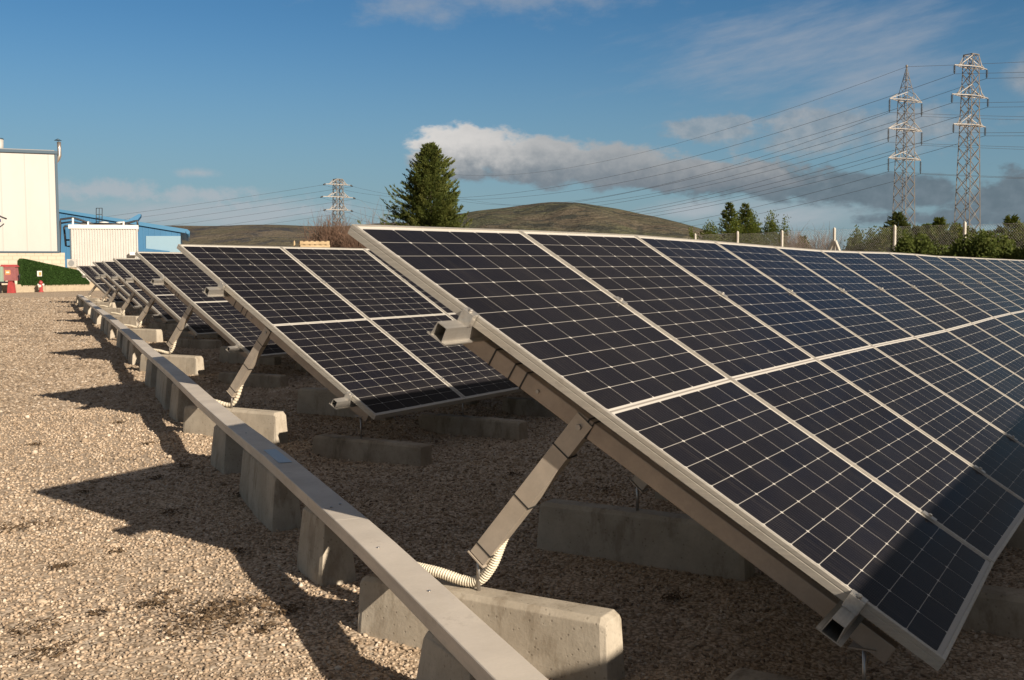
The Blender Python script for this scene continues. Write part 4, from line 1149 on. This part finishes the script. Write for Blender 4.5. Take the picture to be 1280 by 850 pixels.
# ------------------------------------------------------------------ wire fence
M_POST = speckle('pale_concrete_post', (.56, .53, .47), (.46, .43, .37), 6, .85)
M_WIRE = mat('galvanised_wire', (.58, .56, .52), .6, .0)[0]
FP = [at(1206, 277, 32.0), at(1118.5, 281.5, 34.2), at(1043, 284.5, 36.6), at(977.6, 288, 38.9), at(922, 289, 41.2), at(869, 292, 43.5)]
fd = FP[0]-FP[-1]; fd[2] = 0; fd /= np.linalg.norm(fd)
FP = [FP[0]+fd*2.5*k-UP*.05*k for k in (3, 2, 1)]+FP+[FP[-1]-fd*2.5*k-UP*.1*k for k in (1, 2)]
root = empty('wire_fence', (FP[3][0], FP[3][1], 0)); tag(root, 'chain link fence on white concrete posts along the right boundary', 'fence')
for k, p in enumerate(FP):
    m = MB(); gz = float(gh(p[0], p[1]))
    m.bar((p[0], p[1], gz-.3), p-UP*.03, .072, .072, fd); m.add([p-UP*.03+fd*a*.036+np.cross(UP, fd)*b_*.036 for a, b_ in ((-1, -1), (1, -1), (1, 1), (-1, 1))]+[p+UP*.02], [(0, 1, 4), (1, 2, 4), (2, 3, 4), (3, 0, 4)])
    post = m.build('post', M_POST, root, bevel=.006)
    if k == 5:
        for sg in (-1, 1):
            m = MB(); m.bar(p-UP*.45+fd*sg*.05, np.array([p[0], p[1], gz])+fd*sg*1.15, .08, .08, np.cross(UP, fd)); m.build('brace', M_POST, post)
V, Fc = [], []
nf = np.cross(UP, fd)
def thin(a, b, r=.0011):
    d = b-a; d = d/np.linalg.norm(d); s = np.cross(d, nf)
    o_ = len(V); V.extend([a-s*r+nf*r, a+s*r+nf*r, a-nf*r*1.2, b-s*r+nf*r, b+s*r+nf*r, b-nf*r*1.2])
    Fc.extend([(o_, o_+1, o_+4, o_+3), (o_+1, o_+2, o_+5, o_+4), (o_+2, o_, o_+3, o_+5)])
for p, q in zip(FP[:-1], FP[1:]):
    zt0 = min(p[2], q[2])-.06; Lh = np.linalg.norm((q-p)[:2]); e = (q-p); e[2] = 0; e /= Lh
    zg = float(gh(p[0], p[1])); Hh = zt0-zg
    o_ = np.array([p[0], p[1], zg])
    for sgn in (1, -1):
        for x in np.arange(-Hh, Lh+Hh, .085):
            x0, x1 = x, x+sgn*Hh; za, zb_ = 0.0, Hh
            lo_, hi_ = (x0, x1) if sgn > 0 else (x1, x0)
            if hi_ <= 0 or lo_ >= Lh: continue
            def clip(xx): return np.clip(xx, 0, Lh)
            c0, c1 = clip(x0), clip(x1)
            thin(o_+e*c0+UP*abs(c0-x0), o_+e*c1+UP*abs(c1-x0))
    for hh in (Hh, Hh*.6): thin(o_+UP*hh, o_+e*Lh+UP*hh, .002)
npmesh('wire_mesh', np.array(V)-np.array(root.location), Fc, M_WIRE, False, root)

# ------------------------------------------------------------------ pylons and lines
M_LATT = speckle('weathered_galvanised_lattice', (.205, .19, .175), (.14, .125, .11), 1.2, .6, .1)
M_ARM = speckle('pale_galvanised_arm', (.38, .36, .335), (.29, .27, .25), 1.5, .55, .1)
M_INS = mat('dark_insulator', (.035, .038, .04), .35)[0]
M_LINE = mat('line_conductor', (.06, .06, .065), .6)[0]
def pylon(name, px, D, ytop, ybody, arms, wt0, wb, ang, ins, label, kind):
    sc = D/FPX
    b = foot(px, D, 0.0); bx = at(px, 300, D); b[0], b[1] = bx[0], bx[1]
    root = empty(name, b); tag(root, label, 'pylon', 'lattice power pylons')
    c, s = math.cos(ang), math.sin(ang)
    ex, ey = rh*c+fh*s, -rh*s+fh*c
    zb_ = at(px, ybody, D)[2]; ztp = at(px, ytop, D)[2]
    def wd(z): return wb+(wt0-wb)*min(z/zb_, 1)
    cor = [(-1, -1), (1, -1), (1, 1), (-1, 1)]
    def K(i, z): return b+ex*cor[i][0]*wd(z)+ey*cor[i][1]*wd(z)+UP*z
    legr = .0105*wb*6; 
    m = MB()
    lw = max(.095, .78*sc)
    for i in range(4):
        m.bar(K(i, 0), K(i, zb_), lw, lw)
    z = 0; lv = [0]
    while z < zb_-.5: z += max(1.9*wd(z), .8); lv.append(min(z, zb_))
    bw = lw*.6
    for z0, z1 in zip(lv[:-1], lv[1:]):
        for i in range(4):
            j = (i+1) % 4
            m.bar(K(i, z0), K(j, z1), bw, bw); m.bar(K(j, z0), K(i, z1), bw, bw)
    if kind == 'peak':
        for i in range(4): m.bar(K(i, zb_), b+UP*ztp, lw*.8, lw*.8)
        for t in (.3, .55, .78):
            for i in range(4):
                j = (i+1) % 4; f = lambda i, t: K(i, zb_)*(1-t)+(b+UP*ztp)*t
                m.bar(f(i, t), f(j, t), bw, bw); m.bar(f(i, t-.25), f(j, t), bw*.8, bw*.8)
        m.tube([b+UP*(ztp-.1), b+UP*(ztp+.25)], .16, 8)
    else:
        for i in range(4): m.bar(K(i, zb_), K((i+1) % 4, zb_), lw, lw)
    m.build('lattice_mast', M_LATT, root, fix=False)
    tips = []
    for (ya, span, rise) in arms:
        za = at(px, ya, D)[2]
        A = MB()
        L = span*sc/max(abs(c), .3)
        w = wd(za)
        for i in range(4): A.bar(K(i, za), K((i+1) % 4, za), lw, lw)
        for sg in (-1, 1):
            tip = b+ex*sg*L+UP*za
            ends = [b+ex*sg*w+ey*t*w+UP*za for t in (-1, 1)]
            hi = [b+ex*sg*wd(za+rise*sc)+ey*t*wd(za+rise*sc)+UP*(za+rise*sc) for t in (-1, 1)]
            for p in ends: A.bar(p, tip, lw*.9, lw*.9)
            inn = b+ex*sg*(L*.72 if kind != 'peak' else L)+UP*za
            for p in hi: A.bar(p, inn, lw*.9, lw*.9)
            for t in (.33, .66):
                A.bar(ends[0]*(1-t)+tip*t, ends[1]*(1-t)+tip*t, bw, bw)
                for e_, h_ in zip(ends, hi): A.bar(e_*(1-t)+tip*t, h_*(1-t)+inn*t, bw, bw)
            tips.append(tip)
        A.build('cross_arm', M_ARM, root, fix=False)
    hang = []
    for tip in tips:
        m = MB(); Li = ins*sc
        if ins > 5:
            n = 9; pts, rr = [tip-UP*.05], [.03]
            for k in range(n):
                z_ = .12*Li+(.8*Li)*k/n
                pts += [tip-UP*z_, tip-UP*(z_+.01), tip-UP*(z_+.045*Li)]; rr += [.05, max(.17, 1.75*sc), .05]
            pts.append(tip-UP*Li); rr.append(.05)
            m.tube(pts, rr, 8)
            hang.append(tip-UP*Li)
        else:
            e = tip+ex*(1 if (tip-b)@ex > 0 else -1)*.9-UP*.35
            m.tube([tip, tip*.6+e*.4, e], [.12, .28, .12], 8); hang.append(e)
        m.build('insulator', M_INS, root, fix=False)
    return hang, b+UP*ztp
h1, top1 = pylon('power_pylon', 1129.0, 160, 86, 122, ((127.5, 26.5, 9), (163.5, 27.5, 9), (199.5, 26.5, 9)), .78, 1.25, .60, 17, 'lattice pylon with a pointed peak and drooping insulators, left of the pair', 'peak')
h2, top2 = pylon('power_pylon', 1208.5, 132, 71, 71.5, ((86.5, 27, 13), (122, 30, 13), (158, 26.5, 12)), .62, 1.16, .55, 11, 'lattice pylon with a flat top, right of the pair', 'flat')
h3, top3 = pylon('power_pylon', 423.5, 330, 224, 224.5, ((231, 13.5, 6), (246.5, 16.5, 6), (262.5, 13.5, 6)), 1.05, 1.45, .70, 3, 'small hazy lattice pylon in the distance above the reddish thicket', 'flat')
h4, top4 = pylon('power_pylon', 534, 400, 214, 226, ((232, 11, 6), (246, 12, 6), (259, 11, 6)), 1.0, 1.6, .60, 6, 'distant lattice pylon hidden behind the big conifer', 'peak')
def wire(a, b, sag, label, r):
    a, b = np.array(a), np.array(b)
    t = np.linspace(0, 1, 61)
    p = a[None]*(1-t)[:, None]+b[None]*t[:, None]-UP[None]*(4*sag*t*(1-t))[:, None]
    m = MB(); m.tube(list(p), r, 4, False)
    o = m.build('power_line', M_LINE, None, fix=False)
    tag(o, label, 'power line', 'overhead power lines')
lvl = ['top', 'top', 'middle', 'middle', 'lowest', 'lowest']; sd = ['left', 'right']
for k in range(6):
    wire(h2[k], h3[k], 8.5, 'thin power line from the %s %s arm of the flat-topped pylon to the distant pylon' % (lvl[k], sd[k % 2]), .023)
    e = h2[k]+rh*150-fh*60+UP*(10); wire(h2[k], e, 4.5, 'power line leaving the %s %s arm of the flat-topped pylon to the right' % (lvl[k], sd[k % 2]), .02)
    wire(h1[k], h4[k], 9.0, 'thin power line from the %s %s arm of the peaked pylon towards the hill' % (lvl[k], sd[k % 2]), .025)
    e = h1[k]+rh*170-fh*40+UP*6; wire(h1[k], e, 5, 'power line leaving the %s %s arm of the peaked pylon to the right' % (lvl[k], sd[k % 2]), .02)
    e = h3[k]-rh*260+fh*60-UP*22; wire(h3[k], e, 3, 'faint power line running left from the %s %s arm of the distant pylon' % (lvl[k], sd[k % 2]), .032)
wire(top1, top4, 7, 'earth wire from the tip of the peaked pylon running left', .022)
wire(top1, top1+rh*170-fh*40+UP*14, 4, 'earth wire from the tip of the peaked pylon running right', .024)

# ------------------------------------------------------------------ dead leaves and moss tufts on the gravel
M_LEAF = speckle('dead_leaves', (.085, .055, .03), (.15, .10, .055), 40, .9)
r = np.random.default_rng(77); V, Fl = [], []
spots = [(25, 660, .16, 60), (80, 707, .05, 30), (185, 555, .05, 28), (150, 527, .05, 22), (45, 557, .05, 24), (300, 690, .04, 14), (190, 757, .07, 40), (205, 742, .05, 18), (270, 775, .20, 160), (290, 760, .12, 80), (355, 770, .06, 26), (232, 585, .05, 22), (195, 600, .05, 20), (215, 640, .08, 22), (60, 815, .10, 40), (40, 790, .08, 30), (330, 790, .05, 20), (755, 615, .05, 18), (840, 752, .05, 26), (640, 592, .04, 16), (300, 620, .07, 24), (148, 690, .03, 12), (105, 620, .03, 10), (120, 770, .05, 14)]
for px, py, rad, n in spots:
    c = gnd(px, py, .0)
    for k in range(int(n*2.6)):
        x, y = c[0]+r.normal(0, rad*.6), c[1]+r.normal(0, rad*.45); z = float(gh(x, y))+r.uniform(.004, .016)
        a = r.uniform(0, 6.28); L, w = r.uniform(.004, .015), r.uniform(.002, .006)
        d = np.array([math.cos(a), math.sin(a), r.normal(0, .3)]); s = np.array([-math.sin(a), math.cos(a), r.normal(0, .4)])
        p = np.array([x, y, z]); o_ = len(V)
        V += [p-d*L, p+s*w+UP*r.uniform(0, .006), p+d*L, p-s*w]; Fl.append((o_, o_+1, o_+2, o_+3))
o = npmesh('dead_leaves', V, Fl, M_LEAF); tag(o, 'scattered brown dead leaves and dry moss on the gravel', 'leaf litter', kind='stuff')
